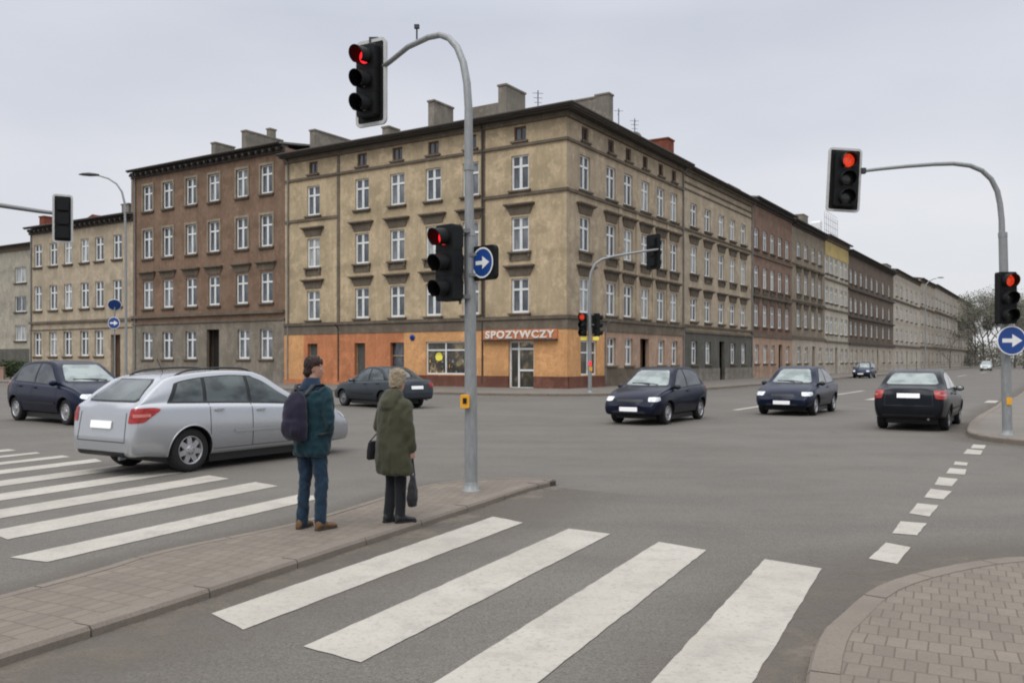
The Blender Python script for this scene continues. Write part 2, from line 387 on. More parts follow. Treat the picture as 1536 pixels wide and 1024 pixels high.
sky = n.new('ShaderNodeTexSky'); sky.sky_type = 'NISHITA'; sky.sun_disc = False; sky.sun_elevation = EL; sky.sun_rotation = AZ
tc = n.new('ShaderNodeTexCoord'); sx = n.new('ShaderNodeSeparateXYZ'); l.new(tc.outputs['Generated'], sx.inputs[0])
rp = n.new('ShaderNodeValToRGB'); l.new(sx.outputs['Z'], rp.inputs[0]); e = rp.color_ramp.elements
e[0].position = 0; e[0].color = (.800,.795,.810,1); e[1].position = .16; e[1].color = (.775,.778,.815,1)
for p_, c_ in ((.36, (.675,.695,.765,1)), (.55, (.84,.86,.91,1)), (1., (1,1,1,1))):
    q_ = e.new(p_); q_.color = c_
mpn = n.new('ShaderNodeMapping'); mpn.inputs['Scale'].default_value = (1,1,3.2); l.new(tc.outputs['Generated'], mpn.inputs[0])
nz = n.new('ShaderNodeTexNoise'); nz.inputs['Scale'].default_value = 1.7; nz.inputs['Detail'].default_value = 6; l.new(mpn.outputs[0], nz.inputs['Vector'])
rc = n.new('ShaderNodeValToRGB'); l.new(nz.outputs['Fac'], rc.inputs[0]); rc.color_ramp.elements[0].position = .3; rc.color_ramp.elements[0].color = (.85,.867,.91,1); rc.color_ramp.elements[1].position = .7; rc.color_ramp.elements[1].color = (1.07,1.065,1.05,1)
mm = n.new('ShaderNodeMix'); mm.data_type = 'RGBA'; mm.blend_type = 'MULTIPLY'; mm.inputs['Factor'].default_value = 1; l.new(rp.outputs[0], mm.inputs['A']); l.new(rc.outputs[0], mm.inputs['B'])
# overcast: brighter overhead
mr = n.new('ShaderNodeMapRange'); l.new(sx.outputs['Z'], mr.inputs[0]); mr.inputs[1].default_value = .36; mr.inputs[2].default_value = .95; mr.inputs[3].default_value = 10.2; mr.inputs[4].default_value = 24.0
vs_ = n.new('ShaderNodeVectorMath'); vs_.operation = 'SCALE'; l.new(mm.outputs['Result'], vs_.inputs[0]); l.new(mr.outputs[0], vs_.inputs['Scale'])
m2 = n.new('ShaderNodeMix'); m2.data_type = 'RGBA'; m2.inputs['Factor'].default_value = .88; l.new(sky.outputs[0], m2.inputs['A']); l.new(vs_.outputs[0], m2.inputs['B'])
l.new(m2.outputs['Result'], bg.inputs[0])
# ------------------------------------------------------------------ ground
dL = Vector((-.84336,.53735,0)); dR = Vector((.53735,.84336,0)); C = Vector((3.14,50,0))
def AB(a, b, z=0): p = C+dL*a+dR*b; return Vector((p.x, p.y, z))
def sheet(name, pts, z, mat, nfade=None):
    mb = MB(); mb.add([(p[0], p[1], z) for p in pts], [tuple(range(len(pts)))])
    return tag(mb.build(name, mat), kind='structure')
g = MB(); R_ = [-900,-300,-120,-60,-30,-15,0,15,30,60,120,300,900]
vs = [(x, y+100, -.004) for y in R_ for x in R_]; nn_ = len(R_)
g.add(vs, [(j*nn_+i, j*nn_+i+1, (j+1)*nn_+i+1, (j+1)*nn_+i) for j in range(nn_-1) for i in range(nn_-1)])
tag(g.build('ground', 'earth'), kind='structure')
rd = MB(); ys = [-20,-5,0,4,8,12,16,20,26,34,44,60,80,110,150,200,260,340]
rd.add([(x, y, 0) for y in ys for x in (-140,-60,-30,-15,-5,0,5,15,30,60,140,260)], [(j*12+i, j*12+i+1, (j+1)*12+i+1, (j+1)*12+i) for j in range(len(ys)-1) for i in range(11)])
tag(rd.build('road', 'asphalt'), kind='structure')

def smooth_path(pts, step=.25, closed=False):
    P = [Vector((p[0], p[1], 0)) for p in pts]; out = []
    for i in range(len(P)-1):
        p0, p1, p2, p3 = P[max(i-1,0)], P[i], P[i+1], P[min(i+2, len(P)-1)]
        k = max(1, int((p2-p1).length/step))
        for j in range(k):
            t = j/k; out.append(.5*((2*p1)+(p2-p0)*t+(2*p0-5*p1+4*p2-p3)*t*t+(3*p1-p0-3*p2+p3)*t**3))
    out.append(P[-1]); return out
def offset(path, d):
    out = []
    for i, p in enumerate(path):
        t = (path[min(i+1, len(path)-1)]-path[max(i-1, 0)]).normalized(); out.append(p+Vector((-t.y, t.x, 0))*d)
    return out
def kerb(path, width, h, stone=1.0, side=1, name='kerb', hfun=None):
    """row of kerb stones along a path; side=+1 keeps the stones left of it"""
    cum = [0]
    for i in range(1, len(path)): cum.append(cum[-1]+(path[i]-path[i-1]).length)
    def pt(s):
        s = max(0, min(cum[-1], s)); i = max(1, next((k for k, c in enumerate(cum) if c >= s), len(cum)-1))
        t = (s-cum[i-1])/max(1e-6, cum[i]-cum[i-1]); d = (path[i]-path[i-1]).normalized()
        return path[i-1].lerp(path[i], t), Vector((-d.y, d.x, 0))*side
    mb = MB(); base = MB(); s = 0; gap = .014
    while s < cum[-1]-.1:
        e_ = min(s+stone, cum[-1]); k = max(1, int((e_-s)/.3)); rows = []
        dz = random.uniform(-.004,.004)
        for j in range(k+1):
            q = s+gap/2+(e_-s-gap)*j/k; p, nr = pt(q); hh = (hfun(q/cum[-1]) if hfun else h)+dz
            rows.append([p+Vector((0,0,-.05)), p+Vector((0,0,hh-.025)), p+nr*.02+Vector((0,0,hh)), p+nr*width+Vector((0,0,hh)), p+nr*width+Vector((0,0,-.05))])
        m = 5; vs = [v for r in rows for v in r]
        mb.add(vs, [(j*m+i, j*m+i+1, (j+1)*m+i+1, (j+1)*m+i) for j in range(k) for i in range(m-1)]+[tuple(range(m)), tuple(k*m+i for i in range(m))[::-1]])
        s = e_
    pa = [(p, pt(c)[1]) for p, c in zip(path, cum)]
    vs = []
    for i, (p, nr) in enumerate(pa):
        hh = (hfun(cum[i]/cum[-1]) if hfun else h)-.012
        vs += [p+nr*.03+Vector((0,0,-.05)), p+nr*.03+Vector((0,0,hh)), p+nr*(width-.003)+Vector((0,0,hh))]
    base.add(vs, [(j*3+i, j*3+i+1, (j+1)*3+i+1, (j+1)*3+i) for j in range(len(pa)-1) for i in range(2)])
    n0 = len(mb.v); mb.v += base.v; mb.f += [tuple(i+n0 for i in f) for f in base.f]; mb.mi += [1]*len(base.f); mb.sm += [False]*len(base.f)
    return tag(mb.build(name, ['kerb_concrete', 'kerb_joint']), kind='structure')
def dust(path, w, side, name='gutter'):
    """dusty strip of road along a kerb, fading out away from it"""
    vs, fade = [], []; K = 5
    for i, p in enumerate(path):
        t = (path[min(i+1, len(path)-1)]-path[max(i-1, 0)]).normalized(); nr = Vector((-t.y, t.x, 0))*side
        for k in range(K): vs.append(p+nr*(w*k/(K-1)-.01)+Vector((0,0,.003))); fade.append(max(0, 1-k/(K-1))**1.3)
    mb = MB(); mb.add(vs, [(j*K+i, j*K+i+1, (j+1)*K+i+1, (j+1)*K+i) for j in range(len(path)-1) for i in range(K-1)])
    o = mb.build(name, 'gutter_dust'); a = o.data.attributes.new('fade', 'FLOAT', 'POINT'); a.data.foreach_set('value', fade)
    return tag(o, kind='structure')
# traffic island in the foreground
near = smooth_path([(-9.2,-8.0),(-5.3,0.0),(-2.92,4.96),(-2.39,6.04),(-1.38,8.2),(-.27,10.52),(.20,11.55),(.52,12.05)])
far = smooth_path([(-10.4,-8.0),(-6.6,0.0),(-3.67,6.24),(-3.13,7.65),(-2.18,9.16),(-1.25,11.55),(-.61,12.25),(.1,12.42),(.52,12.35)])
hI = .075
isl = offset(near, .16); isf = offset(far, -.10)
mb = MB(); poly = [(p.x, p.y) for p in isl]+[(p.x, p.y) for p in reversed(isf)]
mb.prism(poly, -.02, hI-.004); tag(mb.build('traffic_island', 'block_paving'), kind='structure')
kerb(near, .17, hI, 1.0, 1, 'kerb'); kerb(far, .11, hI, 1.0, -1, 'kerb')
tip = smooth_path([(.51,12.04),(.63,12.12),(.63,12.27),(.51,12.36)], .05); kerb(tip, .14, hI, .35, 1, 'kerb')
dust(near, 1.5, -1); dust(far, .6, 1)
# near right pavement
rp_ = smooth_path([(.6,-6),(.95,1.0),(1.25,3.6),(1.77,5.12),(2.15,5.75),(2.69,6.47),(3.31,6.98),(3.99,7.36),(4.6,7.52),(6.0,7.7),(9,7.6),(14,7.0),(26,5.2)])
inn = offset(rp_, -.165)
mb = MB(); mb.prism([(p.x, p.y) for p in inn]+[(26,-8),(.9,-8)], -.02, .066); tag(mb.build('pavement', 'block_paving'), kind='structure')
kerb(rp_, .17, .07, .9, -1); dust(rp_, 1.3, 1)
# far right pavement (with the right hand signal)
rf = smooth_path([(26,13.6),(18,14.6),(13.2,15.8),(11.2,17.0),(10.35,18.2),(10.35,19.6),(11.2,21.4),(13.2,24.8),(17.2,31.0),(19.79,35.13)]+[tuple((AB(-22.3, b)).xy) for b in (2, 20, 60, 120, 200, 290)], .6)
inn = offset(rf, -.2)
mb = MB(); mb.prism([(p.x, p.y) for p in inn]+[(300,290),(300,10),(26,10)], -.02, .116); tag(mb.build('pavement', 'far_pavement'), kind='structure')
kerb(rf, .205, .12, 1.0, -1); dust(rf, .8, 1)
# far side pavement round the corner building
oc = [tuple(AB(100,-8).xy), tuple(AB(60,-8).xy), tuple(AB(30,-8).xy), tuple(AB(10,-8).xy), tuple(AB(1,-8).xy), tuple(AB(-3.2,-6.8).xy), tuple(AB(-5.6,-4).xy), tuple(AB(-6.2,1).xy)]+[tuple(AB(-6.2,b).xy) for b in (12,40,80,150,290)]
ocp = smooth_path(oc, .8); inn = offset(ocp, .2)
mb = MB(); mb.prism([(p.x, p.y) for p in inn]+[tuple(AB(12,290).xy), tuple(AB(12,12).xy), tuple(AB(100,12).xy)], -.02, .116); tag(mb.build('pavement', 'far_pavement'), kind='structure')
kerb(ocp, .205, .12, 1.0, 1); dust(ocp, .9, -1)
# painted markings
ZP = .006
def quads(name, qs):
    mb = MB()
    for q in qs:
        # slightly worn, uneven edges
        vs = []
        for i in range(4):
            a, b = Vector((*q[i],0)), Vector((*q[(i+1)%4],0)); k = max(2, int((b-a).length/.12))
            nr = Vector((-(b-a).y, (b-a).x, 0)).normalized()
            for j in range(k):
                p = a.lerp(b, j/k); w = noise.noise(p*6)*.010+noise.noise(p*23)*.006 if j else 0; vs.append((p.x+nr.x*w, p.y+nr.y*w, ZP))
        mb.add(vs, [tuple(range(len(vs)))])
    return tag(mb.build(name, 'road_paint'), kind='structure')
u = Vector((.448,.894)); L_ = 4.16
fr = [((-.21,9.72),(.12,9.36)), ((.59,9.03),(.99,8.75)), ((1.41,8.37),(1.79,8.01)), ((2.22,7.64),(2.60,7.30))]
quads('zebra_crossing', [[a, b, (b[0]-u.x*L_, b[1]-u.y*L_), (a[0]-u.x*L_, a[1]-u.y*L_)] for a, b in fr])
u = Vector((.42,.9075)); L_ = 3.97
fl = [((-2.78,11.31),(-2.36,11.14)), ((-3.68,12.48),(-3.25,12.08)), ((-4.6,13.2),(-4.17,12.83)), ((-5.52,13.95),(-5.10,13.55)), ((-6.46,14.7),(-6.05,14.30)), ((-7.39,15.43),(-7.07,15.02)), ((-8.26,15.97),(-7.98,15.72)), ((-9.05,16.55),(-8.84,16.31)), ((-9.9,17.1),(-9.6,16.85))]
quads('zebra_crossing', [[a, b, (b[0]-u.x*L_, b[1]-u.y*L_), (a[0]-u.x*L_, a[1]-u.y*L_)] for a, b in fl])
def Gp(px, py): Y = F*H/(py-540); return ((px-768)/F*Y, Y)
dd = [((1329,814),(1366,821),(1346,846),(1303,838)), ((1351,782),(1390,785),(1376,803),(1338,800)), ((1376,755),(1408,758),(1394,775),(1364,770)), ((1396,733),(1428,737),(1415,749),(1386,746)),
      ((1408,715.5),(1437,718.5),(1427.5,729.5),(1402,727)), ((1425,702),(1450,704),(1447,712),(1419,710)), ((1433,692),(1452,694),(1450,698.5),(1430,697)), ((1451,673.5),(1474,675.5),(1471,682),(1445,680.5)), ((1460,666.5),(1479,668),(1476,673),(1456,672))]
quads('lane_marking', [[Gp(*p) for p in q] for q in dd])
ll = []
for b0, b1 in ((-14,-5.2),(2,9),(16,24),(34,44),(60,70),(90,100)):
    ll.append([tuple(AB(-14.3,b0).xy), tuple(AB(-14.3,b1).xy), tuple(AB(-14.55,b1).xy), tuple(AB(-14.55,b0).xy)])
quads('lane_marking', ll)
cr = []
for k in range(6, 10):
    a0 = -7.4-k*1.55
    cr.append([tuple(AB(a0,-3.2).xy), tuple(AB(a0-.42,-3.2).xy), tuple(AB(a0-.42,-.9).xy), tuple(AB(a0,-.9).xy)])
quads('zebra_crossing', cr)
# manhole cover
# ------------------------------------------------------------------ buildings
# facade frame: 'L' runs along dL with the street at -dR, 'R' runs along dR with the street at -dL
def tL(px): r = (px-768)/F; return (C.x-r*C.y)/(.84336+r*.53735)
def tR(px): r = (px-768)/F; return (r*C.y-C.x)/(.53735-r*.84336)
FR = {'L': (dL, -dR, math.atan2(dL.y, dL.x)), 'R': (dR, -dL, math.atan2(-dR.y, -dR.x))}
class Fac:
    def __init__(s, side, org=C): s.d, s.o, s.rz = FR[side]; s.side = side; s.org = org
    def P(s, t, o, z): p = s.org+s.d*t+s.o*o; return Vector((p.x, p.y, z))
    def box(s, mb, t0, t1, o0, o1, z0, z1, mi=0):
        mb.add([s.P(t, o, z) for z in (z0, z1) for o in (o0, o1) for t in (t0, t1)], [(0,2,3,1),(4,5,7,6),(0,1,5,4),(2,6,7,3),(0,4,6,2),(1,3,7,5)], mi); return mb
    def wall(s, mb, t0, t1, z0, z1, ops, reveal=.2, o=0, mi=0):
        ops = [q for q in ops if q[0] < t1 and q[1] > t0 and q[2] < z1 and q[3] > z0]
        ops = [(max(q[0],t0), min(q[1],t1), max(q[2],z0), min(q[3],z1)) for q in ops]
        ts = sorted(set([t0, t1]+[v for q in ops for v in q[:2]])); zs = sorted(set([z0, z1]+[v for q in ops for v in q[2:]]))
        for i in range(len(ts)-1):
            for j in range(len(zs)-1):
                a, b, c, d = ts[i], ts[i+1], zs[j], zs[j+1]; m, k = (a+b)/2, (c+d)/2
                if any(q[0] < m < q[1] and q[2] < k < q[3] for q in ops): continue
                mb.add([s.P(a,o,c), s.P(b,o,c), s.P(b,o,d), s.P(a,o,d)], [(0,1,2,3)], mi)
        for a, b, c, d in ops:
            R = o-reveal
            mb.add([s.P(a,o,c), s.P(a,R,c), s.P(a,R,d), s.P(a,o,d), s.P(b,o,c), s.P(b,R,c), s.P(b,R,d), s.P(b,o,d)], [(0,1,2,3),(4,7,6,5),(0,4,5,1),(3,2,6,7)], mi)
WIN = {}
def window_mesh(w, h, style):
    k = (round(w,2), round(h,2), style)
    if k in WIN: return WIN[k]
    fr, pn = MB(), MB(); y = -.14; t = .07; fw = .085 if style != 'thin' else .07
    def bar(x0, x1, z0, z1, d=t, yy=y): fr.box(((x0+x1)/2, yy, (z0+z1)/2), (x1-x0, d, z1-z0))
    bar(-w/2, -w/2+fw, 0, h); bar(w/2-fw, w/2, 0, h)
    bar(-w/2+fw, w/2-fw, 0, fw+.02); bar(-w/2+fw, w/2-fw, h-fw, h)
    if style == 'attic': bar(-.03, .03, fw+.02, h-fw, t*.8)
    elif style == 'wide':
        bar(-w*.02-.05, -w*.02+.05, fw+.02, h-fw, t*.9)
    else:
        zt = h*.655; bar(-w/2+fw, w/2-fw, zt, zt+.10, t*.9)
        bar(-.065, .065, fw+.02, zt, t*.8); bar(-.055, .055, zt+.10, h-fw, t*.8)
        # casement edges
        for sx in (-1, 1):
            xa, xb = sorted((sx*.065, sx*(w/2-fw)))
            for q0, q1 in ((fw+.02, zt), (zt+.10, h-fw)):
                bar(xa, xa+.028, q0, q1, t*.6); bar(xb-.028, xb, q0, q1, t*.6); bar(xa+.028, xb-.028, q0, q0+.028, t*.6)
    pn.add([(-w/2+.02, y-.028, .02), (w/2-.02, y-.028, .02), (w/2-.02, y-.028, h-.02), (-w/2+.02, y-.028, h-.02)], [(0,1,2,3)])
    fm = 'window_brown' if style in ('brown', 'attic') else 'window_white'
    WIN[k] = (fr.mesh('window', [fm]), {m: pn.mesh('pane', [m]) for m in ('pane_dark', 'pane_mid', 'pane_curtain')}); return WIN[k]
TRIM = {}
def trim_mesh(kind, w, h, mat):
    k = (kind, round(w,2), round(h,2), mat)
    if k in TRIM: return TRIM[k]
    mb = MB()
    if kind == 'sill':
        mb.box((0,.07,-.07), (w+.34,.2,.10)); mb.box((0,.04,-.16), (w+.22,.12,.08))
    elif kind == 'sill_deep':
        mb.box((0,.08,-.07), (w+.38,.22,.11)); mb.box((0,.028,-.34), (w+.26,.06,.44)); 
        for sx in (-1,1): mb.box((sx*(w/2+.05),.07,-.26), (.12,.12,.26))
    elif kind == 'hood':
        mb.box((0,.15,h+.74), (w+.86,.32,.09)); mb.box((0,.10,h+.66), (w+.72,.22,.08))
        # splayed frieze under the ledge
        a, b = w/2+.30, w/2+.10
        mb.add([(-b,.055,h+.16),(b,.055,h+.16),(a,.10,h+.62),(-a,.10,h+.62),(-b,-.01,h+.16),(b,-.01,h+.16),(a,-.01,h+.62),(-a,-.01,h+.62)], [(0,1,2,3),(0,4,5,1),(3,2,6,7),(0,3,7,4),(1,5,6,2)])
    elif kind == 'surround':
        q = .15
        mb.box((-w/2-q/2,.025,h/2), (q,.05,h)); mb.box((w/2+q/2,.025,h/2), (q,.05,h)); mb.box((0,.03,h+.09), (w+2*q,.06,.18))
    TRIM[k] = mb.mesh(kind, [mat]); return TRIM[k]
def put_window(fac, root, t, z0, z1, w, style='std', sill='sill', hood=False, surround=None, mat='trim_stone', tiny=False):
    fr, pn = window_mesh(w, z1-z0, style); p = fac.P(t, 0, z0)-root.location
    o = inst(fr, 'window', root, p, fac.rz)
    r = random.random(); m = 'pane_dark' if r < .50 else ('pane_mid' if r < .80 else 'pane_curtain')
    if style == 'attic': m = 'pane_dark'
    inst(pn[m], 'pane', o, (0,0,0))
    if sill: inst(trim_mesh(sill, w, z1-z0, mat), 'sill', o, (0,0,0))
    if hood: inst(trim_mesh('hood', w, z1-z0, mat), 'hood', o, (0,0,0))
    if surround: inst(trim_mesh('surround', w, z1-z0, surround), 'surround', o, (0,0,0))
    return o
def put_door(fac, root, t, w, z0, z1, mat='window_brown', depth=.45, name='door'):
    mb = MB(); fac.box(mb, t-w/2, t+w/2, -depth-.05, -depth, z0, z1)
    for k in (-1, 1):
        for a, b in ((.12,.42),(.48,.78)):
            fac.box(mb, t+k*w/4-w*.17, t+k*w/4+w*.17, -depth, -depth+.03, z0+(z1-z0)*a, z0+(z1-z0)*b)
    return mb.build(name, mat, root, world=True)
def downpipe(fac, root, t, z0, z1, mat='zinc', o=.1):
    mb = MB(); mb.tube([fac.P(t,o,z0), fac.P(t,o,z1-.5), fac.P(t,o+.02,z1-.25), fac.P(t,o+.35,z1)], .06, 8)
    z = z0+1.5
    while z < z1-1: mb.tube([fac.P(t,o,z-.03), fac.P(t,o,z+.03)], .075, 8); z += 2.4
    return mb.build('downpipe', mat, root, world=True)
def slab(mb, a0, a1, b0, b1, z0, z1, mi=0):
    mb.add([AB(a,b,z) for z in (z0,z1) for b in (b0,b1) for a in (a0,a1)], [(0,2,3,1),(4,5,7,6),(0,1,5,4),(2,6,7,3),(0,4,6,2),(1,3,7,5)], mi); return mb
def eave(fac, root, t0, t1, zt, out=.55, brackets=False, depth=11.5, pitch=.9, ext=(0,0)):
    """cornice, gutter and low roof from the wall top zt"""
    mb = MB(); fac.box(mb, t0+.002, t1-.002, -.3, .16, zt-.34, zt-.02); fac.box(mb, t0+.002, t1-.002, -.3, .30, zt-.02, zt+.14)
    if brackets:
        t = t0+.35
        while t < t1-.2: fac.box(mb, t-.09, t+.09, .16, .52, zt-.22, zt-.03); t += .72
    mb.build('cornice', 'eave_dark' if brackets else 'trim_stone', root, world=True)
    rf = MB(); P = fac.P; a, b = t0-ext[0], t1+ext[1]; z = zt+.14
    rf.add([P(a,out,z+.03), P(b,out,z+.03), P(b,-depth/2,z+pitch), P(a,-depth/2,z+pitch), P(a,out,z+.16), P(b,out,z+.16), P(b,-depth/2,z+pitch+.13), P(a,-depth/2,z+pitch+.13), P(a,-depth,z+.2), P(b,-depth,z+.2)],
           [(0,1,2,3),(4,7,6,5),(0,4,5,1),(0,3,7,4),(1,5,6,2),(7,8,9,6),(3,8,7),(2,6,9),(3,2,9,8)])
    r = rf.build('roof', 'roof_felt', root, world=True)
    gt = MB(); gt.tube([P(a+.01,out+.07,z+.10), P(b-.01,out+.07,z+.10)], .085, 8); fac.box(gt, a+.01, b-.01, out-.05, out+.02, z-.02, z+.17)
    gt.build('gutter', 'eave_dark', r)
    gt_o = r.children[0]; gt_o.data.transform(Matrix.Translation(-root.location))
    return r
def shell(fac, mb, t0, t1, z1, depth=11, ends=(True, True)):
    P = fac.P
    if ends[0]: mb.add([P(t0,0,0), P(t0,-depth,0), P(t0,-depth,z1), P(t0,0,z1)], [(0,1,2,3)])
    if ends[1]: mb.add([P(t1,0,0), P(t1,-depth,0), P(t1,-depth,z1), P(t1,0,z1)], [(0,1,2,3)])
    mb.add([P(t0,-depth,0), P(t1,-depth,0), P(t1,-depth,z1), P(t0,-depth,z1)], [(0,1,2,3)])
def bare_box(fac, mb, t0, t1): # dark interior behind the openings
    pass
def chimney(root, a0, a1, b0, b1, z0, z1, mat='chimney_render', pots=True, slope=0):
    mb = MB(); slab(mb, a0, a1, b0, b1, z0, z1); slab(mb, a0-.06, a1+.06, b0-.06, b1+.06, z1+.002, z1+.12, 0)
    o = mb.build('chimney', mat, root, world=True); return o

def std_building(name, label, side, t0, t1, zt, cols, rows, wall, gf, gfz, gops=(), door=None, trim='trim_stone', bands=(), brackets=False, w=1.25, style='std', pipes=(), group=None, org=C, plinth=None, win_gf=None, tiny=False, pitch=.9, depth=11, tops=(True, True)):
    fac = Fac(side, org); root = empty(name, fac.P((t0+t1)/2, -depth/2, 0), label, 'building', group)
    ops = [(c-w/2, c+w/2, r['z0'], r['z1']) for r in rows for c in cols]
    mb = MB(); fac.wall(mb, t0, t1, gfz, zt, ops); shell(fac, mb, t0, t1, zt, depth)
    fac.box(mb, t0+.3, t1-.3, -.9, -.7, .2, zt-.2)
    mb.build('wall', wall, root, world=True)
    gl = [(c-gw/2, c+gw/2, a, b) for c, gw, a, b, k in gops]
    mb = MB(); fac.wall(mb, t0, t1, 0, gfz, gl, o=.05, reveal=.25)
    mb.add([fac.P(t0,.05,gfz), fac.P(t1,.05,gfz), fac.P(t1,-.02,gfz), fac.P(t0,-.02,gfz)], [(0,1,2,3)])
    mb.build('ground_floor_wall', gf, root, world=True)
    for r in rows:
        for c in cols: put_window(fac, root, c, r['z0'], r['z1'], w, r.get('style', style), r.get('sill', 'sill'), r.get('hood', False), r.get('surround'), r.get('mat', trim))
    for c, gw, a, b, k in gops:
        if k == 'door': put_door(fac, root, c, gw, a, b)
        elif k == 'void':
            mb = MB(); fac.box(mb, c-gw/2, c+gw/2, -.62, -.60, a, b); mb.build('doorway', 'dark_void', root, world=True)
        else: put_window(fac, root, c, a, b, gw, k, 'sill', mat=trim)
    for z0, z1, pr, m in bands:
        mb = MB(); fac.box(mb, t0+.002, t1-.002, -.05, pr, z0, z1); mb.build('string_course', m, root, world=True)
    if plinth:
        mb = MB(); tt = t0+.002
        for c, gw, a, b, k in sorted(gops)+[(t1-.002,0,0,0,'end')]:
            if k in ('door', 'void', 'end'): fac.box(mb, tt, c-gw/2, -.02, .11, 0, plinth[0]); tt = c+gw/2
        mb.build('plinth', plinth[1], root, world=True)
    eave(fac, root, t0, t1, zt, brackets=brackets, pitch=pitch, depth=depth+.5)
    for t in pipes: downpipe(fac, root, t, .3, zt)
    return fac, root

ROWS = [dict(z0=4.56, z1=6.60, hood=True), dict(z0=8.22, z1=10.26, hood=True, sill='sill_deep'), dict(z0=11.86, z1=13.92)]
# ---- the corner house: two facades, orange shop on the ground floor
ZT = 16.05; GZ = 3.55
root = empty('corner_building', AB(6,6,0), 'large tan four storey corner house with an orange painted grocery shop on its ground floor', 'building')
fl_, fr_ = Fac('L'), Fac('R')
colL = [tL(p) for p in (780,706,650,596,543,470)]; colR = [tR(p) for p in (877.6,916.7,942.6,968,991.4,1011)]
wl, wr = 1.22, 1.3
att = (14.78, 15.62)
ops = [(c-wl/2, c+wl/2, r['z0'], r['z1']) for r in ROWS for c in colL]+[(c-.42, c+.42, *att) for c in colL]
ml = MB(); fl_.wall(ml, 0, 23, GZ, ZT, ops)
P = fl_.P; ml.add([P(23,0,0), P(23,-11,0), P(23,-11,ZT), P(23,0,ZT)], [(0,1,2,3)]); ml.add([AB(23,11,0), AB(11,11,0), AB(11,11,ZT), AB(23,11,ZT)], [(0,1,2,3)])
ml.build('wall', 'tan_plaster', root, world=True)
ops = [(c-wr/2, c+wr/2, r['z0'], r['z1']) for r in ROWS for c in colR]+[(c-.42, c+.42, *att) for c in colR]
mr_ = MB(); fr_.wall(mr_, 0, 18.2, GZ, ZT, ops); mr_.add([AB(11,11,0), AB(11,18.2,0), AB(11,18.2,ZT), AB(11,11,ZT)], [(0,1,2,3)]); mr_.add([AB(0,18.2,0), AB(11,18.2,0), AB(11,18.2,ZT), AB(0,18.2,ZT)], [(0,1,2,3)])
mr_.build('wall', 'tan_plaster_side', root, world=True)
core = MB(); slab(core, .9, 22.6, .9, 10.6, .2, ZT-.3); core.build('interior', 'dark_void', root, world=True)
for f_, cols, w in ((fl_, colL, wl), (fr_, colR, wr)):
    for r in ROWS:
        for c in cols:
            put_window(f_, root, c, r['z0'], r['z1'], w, 'std', r.get('sill', 'sill'), r.get('hood', False), None, 'trim_stone')
    for c in cols: put_window(f_, root, c, att[0], att[1], .84, 'attic', 'sill')
    if f_ is fl_:
        for c in cols[:]:
            pass
def two(name, segs, mat):
    mb = MB()
    for f_, t0, t1, o0, o1, z0, z1 in segs: f_.box(mb, t0, t1, o0, o1, z0, z1)
    return mb.build(name, mat, root, world=True)
# string courses wrap the corner: the L piece carries the corner block
two('string_course', [(fl_,-.11,22.998,-.02,.11,14.42,14.58), (fr_,.0,18.198,-.02,.11,14.42,14.58)], 'trim_stone')
two('string_course', [(fl_,-.10,tL(725),-.02,.10,11.50,11.68), (fr_,.0,18.198,-.02,.10,11.50,11.68)], 'trim_stone')
two('string_course', [(fl_,tL(508),22.998,-.02,.10,11.50,11.68)], 'trim_stone')
two('string_course', [(fl_,-.20,22.998,-.02,.20,4.16,4.36), (fr_,.0,18.198,-.02,.20,4.16,4.36)], 'trim_stone')
two('string_course', [(fl_,-.12,22.998,-.02,.12,GZ,4.16), (fr_,.0,18.198,-.02,.12,GZ,4.16)], 'band_stone')
# corner quoin strip and pilaster joints
two('pilaster', [(fr_, tR(x)-.22, tR(x)+.22, -.01, .05, 4.4, 11.5) for x in (930, 955.5, 980, 1001.5)], 'tan_plaster_side')
two('pilaster', [(fl_,tL(725)-.14,tL(725)+.14,-.01,.06,4.4,15.7), (fl_,tL(508)-.12,tL(508)+.12,-.01,.06,4.4,15.7)], 'trim_stone')
# ground floor, painted in stretches
OP = .09
shop_w = (tL(700), tL(640), .86, 2.92); shop_d = (tL(802), tL(764), 0, 2.92); gw = [(tL(470), .95), (tL(541), .95), (tL(597), 1.15)]
gL = [shop_w, shop_d, (gw[0][0]-.48, gw[0][0]+.48, .75, 2.9), (gw[1][0]-.48, gw[1][0]+.48, .75, 2.9), (gw[2][0]-.58, gw[2][0]+.58, .0, 2.9)]
shopR = (tR(869), tR(893.5), .86, 2.92)
gR = [(c-.6, c+.6, 1.42, 3.15) for c in (colR[1], colR[2], colR[4], colR[5])]; gdoor = (tR(966)-.75, tR(966)+.75, 0, 3.2)
split = tL(607); e905 = tR(905)
mb = MB(); fl_.wall(mb, -OP, split, 0, GZ, gL, o=OP, reveal=.28)
fr_.wall(mb, 0-OP, e905, 0, GZ, [shopR], o=OP, reveal=.28); mb.build('shop_wall', 'orange_paint', root, world=True)
mb = MB(); fl_.wall(mb, split, tL(457), 0, GZ, gL, o=OP, reveal=.28); mb.build('shop_wall', 'deep_orange_paint', root, world=True)
mb = MB(); fl_.wall(mb, tL(457), 23, 0, GZ, gL, o=OP, reveal=.28); mb.add([P(23,OP,0), P(23,-.02,0), P(23,-.02,GZ), P(23,OP,GZ)], [(0,1,2,3)]); mb.build('shop_wall', 'orange_paint', root, world=True)
mb = MB(); fr_.wall(mb, e905, 18.2, 0, GZ, gR+[gdoor], o=.05, reveal=.28); mb.build('ground_floor_wall', 'pink_plaster', root, world=True)
mb = MB()
for t0, t1 in ((-OP-.05, shop_d[0]), (shop_d[1], split)): fl_.box(mb, t0, t1, 0, OP+.05, 0, .80)
fr_.box(mb, -OP, e905, 0, OP+.05, 0, .80); mb.build('plinth', 'plinth_red', root, world=True)
mb = MB()
